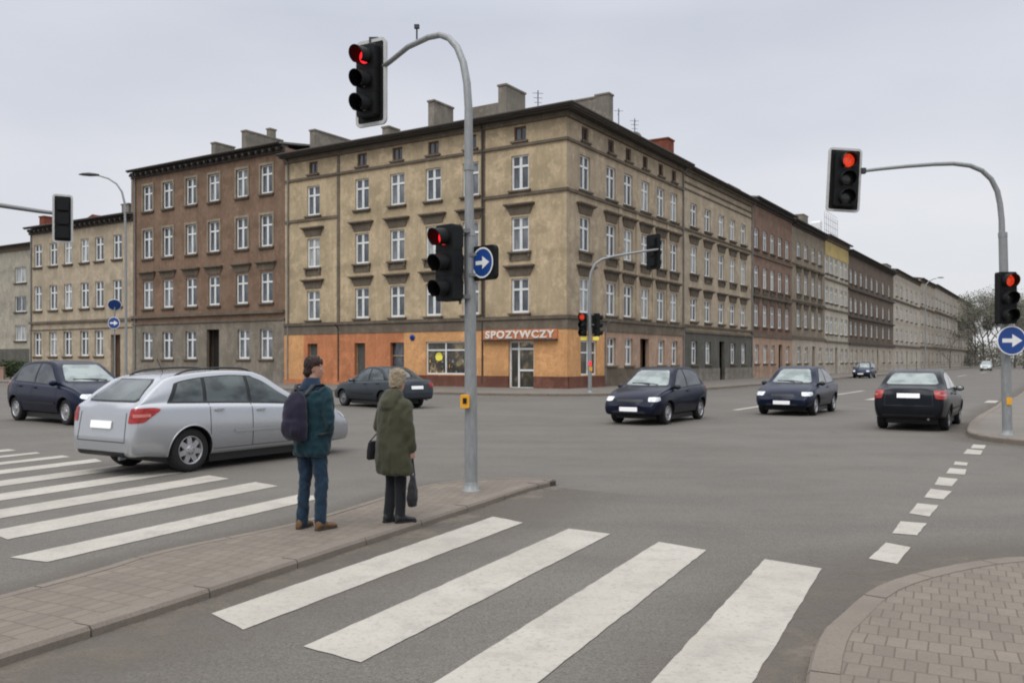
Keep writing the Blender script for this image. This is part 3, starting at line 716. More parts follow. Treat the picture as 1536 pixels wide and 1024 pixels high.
for t0, t1 in ((split, gL[4][0]), (gL[4][1], 22.998)): 
    if t1 > t0: fl_.box(mb, t0, t1, 0, OP+.035, 0, .42)
mb.build('plinth', 'deep_orange_paint', root, world=True)
mb = MB()
for t0, t1 in ((e905, gdoor[0]), (gdoor[1], 18.198)): fr_.box(mb, t0, t1, 0, .10, 0, 1.25)
mb.build('plinth', 'trim_stone', root, world=True)
for c in (colR[1], colR[2], colR[4], colR[5]): put_window(fr_, root, c, 1.42, 3.15, 1.2, 'std', 'sill')
put_door(fr_, root, tR(966), 1.5, 0, 3.2, 'window_brown')
def framed_glass(f_, t0, t1, z0, z1, bars_t, bars_z, nm='shop_window', o=-.02, fw=.09, glass='shop_glass_glow'):
    mb = MB()
    f_.box(mb, t0, t0+fw, o-.08, o, z0, z1); f_.box(mb, t1-fw, t1, o-.08, o, z0, z1); f_.box(mb, t0+fw, t1-fw, o-.08, o, z0, z0+fw); f_.box(mb, t0+fw, t1-fw, o-.08, o, z1-fw, z1)
    for b in bars_t: f_.box(mb, b-fw/2, b+fw/2, o-.075, o-.004, z0+fw, z1-fw)
    for b, a0, a1 in bars_z: f_.box(mb, a0+.001, a1-.001, o-.072, o-.008, b-fw/2, b+fw/2)
    w_ = mb.build(nm, 'window_white', root, world=True)
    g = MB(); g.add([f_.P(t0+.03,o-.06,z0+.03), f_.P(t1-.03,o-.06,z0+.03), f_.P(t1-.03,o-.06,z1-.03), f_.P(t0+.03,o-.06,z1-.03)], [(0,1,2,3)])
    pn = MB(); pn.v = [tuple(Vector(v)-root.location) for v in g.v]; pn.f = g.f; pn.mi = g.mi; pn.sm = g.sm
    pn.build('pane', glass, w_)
    return w_
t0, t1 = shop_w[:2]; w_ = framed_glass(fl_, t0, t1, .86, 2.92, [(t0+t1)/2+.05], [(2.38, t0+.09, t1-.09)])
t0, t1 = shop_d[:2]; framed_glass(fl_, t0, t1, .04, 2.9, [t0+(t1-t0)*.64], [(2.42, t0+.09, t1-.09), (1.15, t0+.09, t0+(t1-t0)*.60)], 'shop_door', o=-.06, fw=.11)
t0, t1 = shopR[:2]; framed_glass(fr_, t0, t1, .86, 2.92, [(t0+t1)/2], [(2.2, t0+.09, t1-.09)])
# goods and a lit poster behind the shop glass
gd = MB(); t0, t1 = shop_w[:2]; rs = random.Random(3)
for k in range(54):
    q = t0+.2+(t1-t0-.4)*rs.random(); hh = rs.uniform(.08,.26); w_i = rs.uniform(.03,.10); zz_ = rs.choice((.96,.96,1.28,1.6)); fl_.box(gd, q-w_i/2, q+w_i/2, -.0775+k*.0001, -.0755+k*.0001, zz_, zz_+hh, rs.choice((0,2,2,4,4,5,1,3)))
gd.build('window_display', ['pane_curtain', 'yellow_box', 'signal_grey', 'sign_blue', 'zinc', 'window_brown'], root, world=True)
mb = MB(); c_ = fl_.P(t1-.95, -.055, 1.98); mb.lathe([(0,.0),(0,.26),(.01,.27)], c_, -dR, 16); mb.add([fl_.P(t1-1.25,-.05,2.0), fl_.P(t1-.65,-.05,2.0), fl_.P(t1-.72,-.05,1.75), fl_.P(t1-1.18,-.05,1.75)], [(0,1,2,3)])
mb.build('window_poster', 'yellow_lamp', root, world=True)
for k, (c, w) in enumerate(gw):
    mb = MB(); fl_.box(mb, c-w/2, c+w/2, -.25, -.21, .0 if k == 2 else .75, 2.9)
    fm = mb.build('blind_window', 'grey_green' if k < 2 else 'pane_dark', root, world=True)
    mb = MB()
    if k == 2: fl_.box(mb, c-w/2, c+w/2, -.20, -.15, 2.0, 2.08); fl_.box(mb, c-w/2, c-w/2+.06, -.20, -.15, .1, 2.0)
    else: fl_.box(mb, c+w/2-.08, c+w/2, -.20, -.15, .75, 2.9)
    mb.build('window_bar', 'pale_trim', root, world=True)
# shop sign board with letters
sb0, sb1 = tL(838), tL(727)
mb = MB(); fl_.box(mb, sb0, sb1, OP, OP+.10, 2.98, 3.56); fl_.box(mb, sb0, sb1, OP, OP+.30, 2.90, 2.98, 1)
sign = mb.build('shop_sign', ['sign_panel', 'eave_dark'], root, world=True)
def text_mesh(txt, size, extrude=.02, spacing=1.0, bold=.0):
    cu = bpy.data.curves.new('text', 'FONT'); cu.body = txt; cu.size = size; cu.extrude = extrude; cu.align_x = 'CENTER'; cu.space_character = spacing; cu.offset = bold
    o = bpy.data.objects.new('text', cu); COL.objects.link(o); me = evaluated(o, 'lettering'); bpy.data.objects.remove(o); return me
tm = text_mesh('SPOZYWCZY', .60, .025, 1.16, .022); tm.materials.clear(); tm.materials.append(M('lettering'))
wth = max(v.co.x for v in tm.vertices)-min(v.co.x for v in tm.vertices); S_ = (sb1-sb0-.35)/wth
X_, Y_, Z_ = -dL*S_, Vector((0,0,1)), -dR
mt = Matrix(((X_.x, Y_.x, Z_.x, 0), (X_.y, Y_.y, Z_.y, 0), (X_.z, Y_.z, Z_.z, 0), (0,0,0,1)))
tm.transform(Matrix.Translation(fl_.P((sb0+sb1)/2, OP+.125, 3.07)-root.location)@mt); o = bpy.data.objects.new('lettering', tm); COL.objects.link(o); o.parent = sign
# house number plate, hanging lamp over the side shop window
mb = MB(); c_ = fl_.P(tL(620), OP, 3.2); mb.lathe([(0,0),(.05,0),(.05,.19),(.02,.21),(0,.21)], c_, -dR, 20); mb.build('house_number_plate', 'sign_blue', root, world=True)
for t in (tL(428)-.35,): downpipe(fl_, root, t, .3, ZT)
downpipe(fl_, root, tL(725), .3, ZT, 'eave_dark'); downpipe(fr_, root, tR(906), .3, 4.2, 'zinc'); downpipe(fr_, root, 17.9, .3, ZT)
downpipe(fl_, root, tL(509), .3, 4.2, 'eave_dark')
# eaves and roof round the corner
def Lpoly(o_, inner, z0, z1, mat, nm, e0=23, e1=18.2):
    mb = MB(); pts = [AB(*q) for q in ((-o_,-o_),(e0,-o_),(e0,inner),(inner,inner),(inner,e1),(-o_,e1))]
    mb.add([Vector((p.x,p.y,z0)) for p in pts]+[Vector((p.x,p.y,z1)) for p in pts], [(0,1,7,6),(1,2,8,7),(2,3,9,8),(3,4,10,9),(4,5,11,10),(5,0,6,11),(0,3,2,1),(0,5,4,3),(6,7,8,9),(6,9,10,11)])
    return mb.build(nm, mat, root, world=True)
Lpoly(.16, .5, ZT-.30, ZT, 'trim_stone', 'cornice', 22.998, 18.198); Lpoly(.62, .5, ZT, ZT+.10, 'eave_dark', 'cornice', 22.998, 18.198)
rf = MB(); z = ZT+.10
ring0 = [(-.72,-.72),(23,-.72),(23,11),(11,11),(11,18.2),(-.72,18.2)]; ridge = [(5.2,5.2,1.25),(23,5.2,1.25),(5.2,18.2,1.25)]
vs = [AB(a,b,z+.03) for a,b in ring0]+[AB(a,b,z+.17) for a,b in ring0]+[AB(a,b,z+dz) for a,b,dz in ridge]
rf.add(vs, [(0,1,7,6),(1,2,8,7),(5,0,6,11),(4,5,11,10),(6,7,13,12),(6,12,14,11),(7,8,13),(8,9,12,13),(9,10,14,12),(10,11,14),(0,3,2,1),(0,5,4,3),(2,3,9,8),(3,4,10,9)])
rf.build('roof', 'roof_felt', root, world=True)
gt = MB(); gt.tube([AB(23,-.80,z+.13), AB(-.80,-.80,z+.13), AB(-.80,18.2,z+.13)], .09, 8); gt.build('gutter', 'eave_dark', root, world=True)
def chim_px(root_, px0, px1, ytop, b, thick=.55, side='L', mat='chimney_render', zb=None, cap=True):
    """chimney wall whose street end shows at px0 and rear end at px1, set back b metres"""
    if side == 'L':
        r0, r1 = (px0-768)/F, (px1-768)/F
        # solve a for the street end at setback b
        a = (C.x+dR.x*b-r0*(C.y+dR.y*b))/(.84336+r0*.53735); p = AB(a, b)
        b2 = (C.x+dL.x*a-r1*(C.y+dL.y*a))/(r1*.84336-.53735)
        z1 = H+(540-ytop)*p.y/F
        return chimney(root_, a, a+thick, b, b2, 15.5, z1, mat)
    r0, r1 = (px0-768)/F, (px1-768)/F
    a = b
    b0 = (C.x+dL.x*a-r0*(C.y+dL.y*a))/(r0*.84336-.53735); b1 = (C.x+dL.x*a-r1*(C.y+dL.y*a))/(r1*.84336-.53735)
    p = AB(a, b0); z1 = H+(540-ytop)*p.y/F; return chimney(root_, a, a+thick, b0, b1, 15.5, z1, mat)
chim_px(root, 651, 680, 152, 2.6, .5); chim_px(root, 759, 788, 128, 3.0, .6); chim_px(root, 583, 599, 191, 3.4, .6)
chim_px(root, 472, 525, 196, 2.4, .5)
def a_at(px, b): r = (px-768)/F; return (C.x+dR.x*b-r*(C.y+dR.y*b))/(.84336+r*.53735)
def b_at(px, a): r = (px-768)/F; return (C.x+dL.x*a-r*(C.y+dL.y*a))/(r*.84336-.53735)
def chim_cross(root_, px_f, px_b, ytop, a_f, thick, mat='chimney_render', drop=0):
    b = b_at(px_f, a_f); a2 = a_at(px_b, b); p = AB(a_f, b); return chimney(root_, a_f, a2, b, b+thick, 15.4, H+(540-ytop)*p.y/F-drop, mat)
a0, a1 = a_at(757, 6.0), a_at(704, 6.0); mb = MB(); slab(mb, a0, a1, 6.0, 6.5, 16.2, H+(540-152)*AB(a0,6.0).y/F); mb.build('parapet_wall', 'chimney_render', root, world=True)
chim_cross(root, 913, 893, 141, 2.4, .7); chim_cross(root, 893, 860, 144, a_at(893, b_at(913,2.4))+.01, .66, drop=.15)
chim_cross(root, 1002, 967, 208, 1.6, 1.2, 'chimney_brick')
# ---- brown house
std_building('apartment_building', 'brown brick coloured house with black bracketed cornice left of the tan corner house', 'L', 23.0, 40.9, 17.0,
    [tL(p) for p in (400,363,321,287,252,222)],
    [dict(z0=5.95, z1=8.15, hood=True, sill='sill'), dict(z0=10.03, z1=12.33, surround='pale_trim'), dict(z0=13.88, z1=15.95, surround='pale_trim')],
    'brown_render', 'grey_ground_floor', 4.6, [(tL(p), 1.3, 1.85, 4.02, 'std') for p in (400,366,287,252,222)]+[(tL(320), 1.45, 0, 4.1, 'void')],
    bands=[(4.62,4.78,.12,'trim_stone'), (5.16,5.36,.22,'trim_stone')], brackets=True, w=1.28, pipes=(40.5,), plinth=(.95,'chimney_render'))
b_root = [o for o in COL.objects if o.name == 'apartment_building'][0]
chim_px(b_root, 369, 424, 197, 2.4, .5); chim_px(b_root, 323, 352, 215, 2.8, .5); chim_px(b_root, 405, 414, 194, 6, .4)
chimney(b_root, 40.35, 40.88, .3, 6.2, 15.5, 17.4)
# ---- beige three storey house
std_building('apartment_building', 'low beige three storey house left of the brown house', 'L', 40.9, 56.5, 13.6,
    [tL(p) for p in (176,149,127,102,80,57)],
    [dict(z0=6.28, z1=8.50), dict(z0=10.26, z1=12.30)], 'yellow_beige', 'yellow_beige', 4.4,
    [(tL(p), 1.25, 2.12, 4.42-.12, 'std') for p in (149,127,102,80,57)]+[(tL(174), 1.35, 0, 3.9, 'door')],
    bands=[(5.05,5.25,.16,'trim_stone'), (4.42,4.52,.08,'trim_stone')], w=1.22, pipes=(56.2,), brackets=True)
c_root = [o for o in COL.objects if o.name.startswith('apartment_building')][1]
chimney(c_root, 41.3, 41.9, .5, 3.0, 13.2, 16.9); chimney(c_root, 43.6, 44.6, 1.4, 2.2, 13.2, 15.1); chimney(c_root, 55.6, 56.4, .8, 3.5, 13.0, 15.0, 'chimney_brick')
mb = MB(); mb.add([AB(46.8,2,14.1), AB(52.6,2,14.1), AB(49.9,2,14.9), AB(46.8,7,14.1), AB(52.6,7,14.1), AB(49.9,7,14.9)], [(0,1,2),(3,5,4),(0,2,5,3),(1,4,5,2)]); mb.build('dormer', 'chimney_brick', c_root, world=True)
# ---- grey post-war block at the left edge
orgG = AB(60.5, 8); fac, rt = std_building('apartment_block', 'plain grey post-war block at the far left with wide windows', 'L', .3, 22, 14.2,
    [tL(22)-60.5+4.3, tL(22)-60.5+9.2, tL(22)-60.5+14],
    [dict(z0=3.9, z1=5.6, style='wide'), dict(z0=7.1, z1=8.8, style='wide'), dict(z0=10.3, z1=12.0, style='wide')], 'block_grey', 'grey_green', 3.0,
    [(tL(22)-60.5+4.3, 2.3, .9, 2.5, 'wide'), (tL(22)-60.5+9.2, 2.3, .9, 2.5, 'wide')], w=2.3, org=Vector((orgG.x, orgG.y, 0)), bands=[(2.98,3.2,.05,'block_grey')])
# ---- the right hand street
def rgen(name, label, px0, px1, zt, pxs, rows, wall, gf, gfz, gk, **kw):
    cols = [tR(p) for p in pxs]; gops = []
    for c, k in zip(cols, gk):
        if k == 'w': gops.append((c, kw.get('w', 1.25)*.92, 1.45, 3.2, 'std'))
        elif k == 'd': gops.append((c, 1.3, 0, 3.3, 'door'))
        elif k == 'v': gops.append((c, 1.3, 0, 3.3, 'void'))
    return std_building(name, label, 'R', tR(px0), tR(px1), zt, cols, rows, wall, gf, gfz, gops, **kw)
R3 = [dict(z0=4.76, z1=6.5, hood=True), dict(z0=8.4, z1=10.5, hood=True, sill='sill_deep'), dict(z0=12.0, z1=13.8)]
T = 'trim_stone'
rgen('apartment_building', 'beige house with dark grey-green ground floor right of the corner house', 1026, 1128, 16.0, (1040.7,1061.7,1082,1099,1115), R3, 'yellow_beige', 'grey_green', 3.85, 'wwdww', bands=[(3.85,4.02,.14,T),(4.3,4.44,.2,T),(11.55,11.7,.1,T),(14.6,14.72,.06,T),(15.1,15.22,.08,T)], pipes=(tR(1127),), w=1.35, plinth=(1.1,'chimney_render'))
rgen('apartment_building', 'red brown brick house between two beige houses on the right street', 1128, 1188, 16.4, (1134.8,1147.7,1158.7,1170,1181), [dict(z0=4.9,z1=6.9,hood=True),dict(z0=8.5,z1=10.5,sill='sill_deep'),dict(z0=12.1,z1=14.0)], 'brick_red', 'pink_plaster', 3.9, 'wwwdw', bands=[(3.9,4.2,.16,T),(7.7,7.85,.12,T),(11.4,11.55,.12,T)], w=1.35, brackets=True)
rgen('apartment_building', 'brown grey plastered house left of the yellow fronted house', 1188, 1237, 16.2, (1198,1209,1220,1230), [dict(z0=5.3,z1=7.1,hood=True),dict(z0=8.9,z1=11.0,sill='sill_deep',hood=True),dict(z0=12.8,z1=14.4)], 'brown_grey', 'hazed_buff', 4.0, 'wwdw', bands=[(4.0,4.3,.2,T),(8.0,8.15,.1,T),(11.9,12.0,.1,T)], w=1.4, brackets=True)
fy, ry = rgen('apartment_building', 'narrow house with cream walls and a bright yellow top band on the right street', 1237, 1272, 16.4, (1240.5,1247,1254,1262.5,1269), [dict(z0=4.95,z1=7.0),dict(z0=8.7,z1=10.6),dict(z0=12.2,z1=14.2)], 'cream_plaster', 'hazed_cream', 3.9, 'wwdww', bands=[(3.9,4.1,.2,T),(7.8,8.0,.15,T),(11.4,11.6,.15,T),(14.35,16.0,.06,'yellow_paint')], w=1.5)
rgen('apartment_building', 'dark brick house with long dark roof edge after the cream house', 1272, 1340, 16.0, (1277,1284,1292,1300,1308,1316,1325,1334), [dict(z0=5.1,z1=6.9),dict(z0=8.2,z1=10.1),dict(z0=12.0,z1=13.9)], 'dark_brick', 'hazed_buff', 3.8, 'wwwwwdww', bands=[(3.8,4.1,.3,'eave_dark'),(7.4,7.6,.3,'eave_dark'),(11.1,11.3,.3,'eave_dark')], w=1.6, brackets=True)
rgen('apartment_building', 'pale cream house next to the dark brick house far down the street', 1340, 1380, 16.6, (1345,1352,1360,1367,1374), [dict(z0=5.1,z1=7.1),dict(z0=8.8,z1=10.8),dict(z0=12.6,z1=14.6)], 'hazed_cream', 'hazed_cream', 4.0, 'wwdww', bands=[(4.0,4.3,.3,T),(11.7,11.95,.25,T)], w=1.9)
rgen('apartment_building', 'buff house behind the distant curved street lamp', 1380, 1402, 17.6, (1383,1388,1393,1398), [dict(z0=5.3,z1=7.4),dict(z0=9.0,z1=11.2),dict(z0=13.0,z1=15.1)], 'hazed_buff', 'hazed_buff', 4.2, 'wwdw', bands=[(4.2,4.5,.3,T),(12.0,12.3,.25,T)], w=2.3)
rgen('apartment_building', 'second last cream house of the row far down the street', 1402, 1428, 18.0, (1405,1410,1415.5,1421,1426), [dict(z0=5.3,z1=7.4),dict(z0=9.2,z1=11.4),dict(z0=13.3,z1=15.4)], 'hazed_cream', 'hazed_cream', 4.2, 'wwdww', bands=[(4.2,4.6,.35,T),(12.2,12.6,.3,T)], w=2.8)
rgen('apartment_building', 'last house of the row, beside the bare trees at the end of the street', 1428, 1459, 18.0, (1431.5,1437,1442,1447,1452,1456), [dict(z0=5.3,z1=7.6),dict(z0=9.2,z1=11.6),dict(z0=13.3,z1=15.6)], 'hazed_buff', 'hazed_cream', 4.2, 'wwdwww', bands=[(4.2,4.6,.4,T),(8.2,8.5,.3,T),(12.4,12.8,.4,T)], w=3.4)
bs = [o for o in COL.objects if o.name.startswith('apartment_building')]
for o, a in ((bs[2],(1092,1110,277,3)), (bs[4],(1205,1212,322,3)), (bs[7],(1372,1379,419,3)), (bs[8],(1400,1408,425,3)), (bs[6],(1330,1337,396,3))): chim_px(o, a[0], a[1], a[2], a[3], 1.6, 'R', 'chimney_render')
# white roof box and lattice frame on the cream house
mb = MB(); mb.bevbox(AB(1.2, tR(1240), 17.8), (1.1,1.1,1.3), .3, dR, dL); mb.build('roof_housing', 'window_white', ry, world=True)
mb = MB(); p0, p1 = AB(.8, tR(1247)), AB(.8, tR(1266)); z0 = 16.4
for k in range(8):
    p = p0.lerp(p1, k/7); mb.tube([(p.x,p.y,z0), (p.x,p.y,19.9)], .022, 5)
for k in range(5): z_ = z0+.6+k*.78; mb.tube([(p0.x,p0.y,z_), (p1.x,p1.y,z_)], .02, 5)
tag(mb.build('roof_lattice', 'galvanised_dark'), 'thin metal lattice frame on the roof of the cream house', 'frame')
# aerials
def aerial(px, ytop, ybase, a, label, dish=False, bars=3):
    r = (px-768)/F; b = (C.x+dL.x*a-r*(C.y+dL.y*a))/(r*.84336-.53735); p = AB(a, b); zt = H+(540-ytop)*p.y/F
    e_ = empty('roof_aerial', (p.x,p.y,16.4), label, 'aerial'); mb = MB(); mb.tube([p+Vector((0,0,16.4)), p+Vector((0,0,zt))], .035, 6); mb.build('mast', 'galvanised_dark', e_, world=True)
    mb = MB()
    for k in range(bars): z_ = zt-.15-k*.28; mb.tube([p+Vector((-.32+.05*k,0,z_)), p+Vector((.32-.05*k,.1,z_))], .018, 5)
    mb.tube([p+Vector((0,-.5,zt-.3)), p+Vector((0,.5,zt-.3))], .018, 5); mb.build('antenna_bars', 'galvanised_dark', e_, world=True)
    if dish:
        mb = MB(); mb.lathe([(0,.02),(.03,.2),(.1,.36),(.17,.45),(.15,.45),(.08,.36),(0,.2),(-.02,.0)], p+Vector((0,-.2,17.35)), (.1,-1,.3), 18); mb.build('dish', 'galvanised_dark', e_, world=True)
aerial(807, 136, 157, 2.5, 'thin roof aerial above the left facade near the corner')
aerial(928, 163, 195, 2.2, 'bare upright aerial mast right of the wide grey chimney', bars=1)
aerial(952, 178, 205, 1.5, 'roof aerial with a satellite dish beside the red brick chimney', True)
# ------------------------------------------------------------------ signals, lamps, signs
def frame_n(nv):
    n_ = Vector(nv).normalized(); z_ = Vector((0,0,1)); x_ = z_.cross(n_).normalized()*-1  # x to the right when looking at the face
    z2 = n_.cross(x_)*-1
    return x_, n_, z_
def head(root, c, nv, s=1.0, board=None, lit='lens_red', roll=0, h3=.93, wide=.30, visor=.20, lens_r=.095, border=True, name='signal_head'):
    """three-lens head; c = centre of the housing, nv = direction it faces"""
    n_ = Vector(nv).normalized(); x_ = Vector((-n_.y, n_.x, 0)); z_ = Vector((0,0,1))
    if roll: R3_ = Matrix.Rotation(roll, 3, n_); x_ = R3_@x_; z_ = R3_@z_
    c = Vector(c); hh = h3*s; wd = wide*s; dp = .17*s
    mb = MB(); mb.bevbox(c, (wd, dp, hh), .03*s, x_, n_, z_)
    for k in (-1,0,1): mb.bevbox(c+z_*(k*hh/3)-n_*(dp*.62), (wd*.8, dp*.3, hh*.28), .04*s, x_, n_, z_)
    for k in (-.5,.5): mb.box(c+z_*(k*hh/3), (wd*1.02, dp*1.03, .008*s), x_, n_, z_)
    hd = mb.build(name, 'signal_black', root, world=True)
    def sub(m, nm, mat):
        q = MB(); q.v = [tuple(Vector(v)-root.location) for v in m.v]; q.f = m.f; q.mi = m.mi; q.sm = m.sm; return q.build(nm, mat, hd)
    if board:
        bw, bh = board; m = MB(); m.bevbox(c-n_*(dp*.25), (bw, .022*s, bh), .07*s, x_, n_, z_); sub(m, 'backing_board', 'signal_black')
        m = MB(); t = .04*s; r = .07*s
        ring = []
        for cx, cz, a0 in ((1,1,0),(-1,1,90),(-1,-1,180),(1,-1,270)):
            for k in range(5):
                a = math.radians(a0+90*k/4); ring.append((cx, cz, math.cos(a), math.sin(a)))
        def rg(off, y): return [c+x_*(q[0]*(bw/2-r)+(r+off)*q[2])+z_*(q[1]*(bh/2-r)+(r+off)*q[3])+n_*y for q in ring]
        rows = [rg(-t, -dp*.25+.016*s), rg(.004, -dp*.25+.016*s), rg(.004, -dp*.25-.016*s), rg(-t, -dp*.25-.016*s)]
        k_ = len(ring); m.add([v for r_ in rows for v in r_], [(j*k_+i, j*k_+(i+1)%k_, ((j+1)%4)*k_+(i+1)%k_, ((j+1)%4)*k_+i) for j in range(4) for i in range(k_)])
        if border: sub(m, 'board_border', 'board_border')
    for k, z in enumerate((1,0,-1)):
        lc = c+z_*(z*hh/3)+n_*(dp/2); r = lens_r*s
        m = MB(); m.lathe([(.03*s,0),(.028*s,r*.4),(.02*s,r*.75),(.004*s,r),(-.02*s,r)], lc, n_, 24); o = sub(m, 'lens', lit if k == 0 else 'lens_off')
        m = MB(); R = r*1.16; L_ = visor*s; seg = 22; vs = []
        for layer, rr in ((0, R), (1, R-.008*s)):
            for i in range(seg+1):
                a = math.radians(-58+296*i/seg); side = math.sin(a); ln = L_*(.80+.20*max(-.6, side))
                for d_ in (0, ln): vs.append(lc+x_*(rr*math.cos(a))+z_*(rr*math.sin(a)-d_*.10)+n_*d_)
        q = 2*(seg+1); fs = []
        for i in range(seg): fs += [(2*i,2*i+2,2*i+3,2*i+1), (q+2*i,q+2*i+1,q+2*i+3,q+2*i+2), (2*i+1,2*i+3,q+2*i+3,q+2*i+1)]
        fs += [(0,1,q+1,q), (2*seg, q+2*seg, q+2*seg+1, 2*seg+1)]
        m.add(vs, fs, 0, False); sub(m, 'visor', 'signal_black')
    return hd
def arrow_face(m, c, x_, z_, n_, s, mi=0):
    """white arrow pointing along x_"""
    P = [(-.62,-.13),(.02,-.13),(.02,-.42),(.66,0),(.02,.42),(.02,.13),(-.62,.13)]
    vs = [c+x_*(a*s)+z_*(b*s) for a, b in P]; vs2 = [v+n_*.004 for v in vs]
    m.add(vs2, [tuple(range(7))]); m.add(vs+vs2, [(i,(i+1)%7,7+(i+1)%7,7+i) for i in range(7)])
def disc_sign(root, c, nv, r, arrow=True, tilt=None):
    n_ = Vector(nv).normalized(); x_ = Vector((-n_.y, n_.x, 0)).normalized(); z_ = n_.cross(x_)*-1
    if z_.z < 0: z_ = -z_
    c = Vector(c); m = MB(); m.lathe([(-.018,0),(-.018,r),(0,r),(.002,r*.975)], c, n_, 40, mi=1); m.lathe([(.002,r*.975),(.002,r*.93)], c, n_, 40, mi=1); m.lathe([(.002,r*.93),(.003,0)], c, n_, 40, smooth=False)
    o = m.build('direction_sign', ['sign_blue', 'sign_white'], root, world=True)
    if arrow:
        q = MB(); arrow_face(q, c+n_*.005, x_, z_, n_, r*1.05); q.v = [tuple(Vector(v)-root.location) for v in q.v]; q.build('arrow', 'sign_white', o)
    return o
def pole_base(mb, p, r):
    mb.lathe([(0,r*1.45),(.018,r*1.45),(.022,r*1.12),(.10,r*1.08),(.12,r)], p, (0,0,1), 18)
# --- central mast on the island
b = Vector((-.525,11.2,hI-.01)); root = empty('traffic_light', b, 'tall grey mast signal on the traffic island beside the two waiting people', 'traffic light')
ad = Vector((-.71,.70,0)); 
pts = [b+Vector((0,0,.0)), b+Vector((-.004,0,1.0)), b+Vector((-.012,0,2.2)), b+Vector((-.022,0,3.3))]
pts2 = [b+Vector((-.022,0,3.3)), b+Vector((-.03,0,4.0)), b+Vector((-.035,0,4.6))]+[b+Vector((-.035,0,0))+ad*s+Vector((0,0,z-b.z)) for s, z in ((.0,5.0),(.03,5.32),(.10,5.60),(.22,5.83),(.38,5.99),(.56,6.08),(.8,6.11),(1.25,6.09))]+[b+Vector((-.035,dy_,0))+ad*s+Vector((0,0,z-b.z)) for s, z, dy_ in ((1.70,6.05,.17),(1.95,6.03,.24))]
mb = MB(); mb.tube(pts, [.083,.080,.075,.072], 24); pole_base(mb, b, .083); mb.tube(pts2, [.060,.058,.055,.052,.050,.048,.046,.044,.042,.040,.038,.036,.036], 20)
mb.tube([b+Vector((-.022,0,3.28)), b+Vector((-.022,0,3.36))], [.078,.066], 20); mb.tube([b+Vector((-.031,0,4.12)), b+Vector((-.031,0,4.2))], .066, 20)
mb.build('mast', 'galvanised', root, world=True)
mb = MB(); q = b+Vector((-.035,0,0))+ad*1.05; q.z = 6.13; mb.tube([q, q+Vector((0,0,.16))], .012, 6); mb.box(q+Vector((0,0,.19)), (.07,.05,.05)); mb.build('arm_fitting', 'signal_grey', root, world=True)
head(root, (-2.09,12.75,5.82), (-.50,-.866,0), 1.12, board=(.56,1.26), lit='lens_red_side', visor=.24, roll=math.radians(0))
mb = MB(); e_ = b+Vector((-.035,.24,0))+ad*1.95; e_.z = 6.03; mb.tube([e_, Vector((-2.02,12.90,6.02)), Vector((-2.05,12.86,5.9))], .03, 10); mb.box((-2.03,12.84,6.44), (.14,.14,.1)); mb.build('bracket', 'signal_grey', root, world=True)
head(root, (-.80,11.05,2.98), (-.66,-.75,0), 1.04, lit='lens_red_side', visor=.21)
mb = MB(); mb.box((-.635,11.13,3.4), (.2,.07,.05)); mb.box((-.635,11.13,2.56), (.2,.07,.05)); mb.box((-.665,11.16,2.98), (.03,.12,1.02)); mb.build('bracket', 'galvanised_dark', root, world=True)
# illuminated arrow box
nv = Vector((-.70,-.714,0)).normalized(); xb = Vector((-nv.y, nv.x, 0))*1; c_ = Vector((-.36,11.05,2.985))
xr_ = Vector((.714,-.70,0)); mb = MB(); mb.bevbox(c_-nv*.02, (.44,.07,.44), .06, xr_, nv); bx_ = mb.build('sign_box', 'signal_black', root, world=True)
def arrow_disc(parent, root, c, x_, n_, r):
    m = MB(); m.lathe([(0,0),(.004,0),(.004,r)], c, n_, 40, mi=0, smooth=False); m.lathe([(.006,r*.90),(.006,r*1.0)], c, n_, 40, mi=1, smooth=False); q = m
    q.v = [tuple(Vector(v)-root.location) for v in q.v]; o = q.build('direction_sign', ['sign_blue', 'sign_white'], parent)
    q = MB(); arrow_face(q, c+n_*.007, x_, Vector((0,0,1)), n_, r*.98); q.v = [tuple(Vector(v)-root.location) for v in q.v]; q.build('arrow', 'sign_white', parent)
arrow_disc(bx_, root, c_+nv*.018, xr_, nv, .195)
mb = MB(); mb.box((-.48,11.14,3.1), (.14,.05,.04)); mb.box((-.48,11.14,2.84), (.14,.05,.04)); mb.build('bracket', 'galvanised_dark', root, world=True)
mb = MB(); mb.bevbox((-.60,11.10,1.225), (.115,.10,.17), .02); bb = mb.build('push_button_box', 'yellow_box', root, world=True)
mb = MB(); mb.box((-.60,11.045,1.235), (.05,.012,.07)); mb.v = [tuple(Vector(v)-root.location) for v in mb.v]; mb.build('button', 'signal_black', bb)
# --- right hand mast
b = Vector((10.82,19.0,.11)); root = empty('traffic_light', b, 'grey mast signal on the right pavement with red lights over a blue arrow disc', 'traffic light')
def X19(px): return (px-768)*19/F
def Z19(py): return H+(540-py)*19/F
mb = MB(); mb.tube([b, (10.79,19,1.6), (10.75,19,3.2), (10.72,19,Z19(352))], [.100,.097,.092,.088], 20); pole_base(mb, b, .10)
arc = [(1503,352),(1502.5,330),(1500,306),(1496,287),(1487,269),(1473,256),(1455,248.5),(1430,245.5),(1400,246.5),(1360,249.5),(1320,253.5),(1291,257)]
mb.tube([(X19(x), 19-.0*k, Z19(y)) for k, (x, y) in enumerate(arc)], [.066,.062,.060,.058,.055,.052,.050,.047,.044,.041,.039,.037], 18)
mb.tube([(10.72,19,Z19(356)), (10.715,19,Z19(349))], .093, 20); mb.build('mast', 'galvanised', root, world=True)
mb = MB(); mb.box((X19(1294),18.97,Z19(257)), (.09,.1,.12)); mb.build('bracket', 'signal_grey', root, world=True)
head(root, (X19(1265.5),18.93,Z19(270.5)), (.05,-1,0), 1.12, board=(.74,1.38), roll=math.radians(-3), lens_r=.132, wide=.44, h3=1.06, visor=.16)
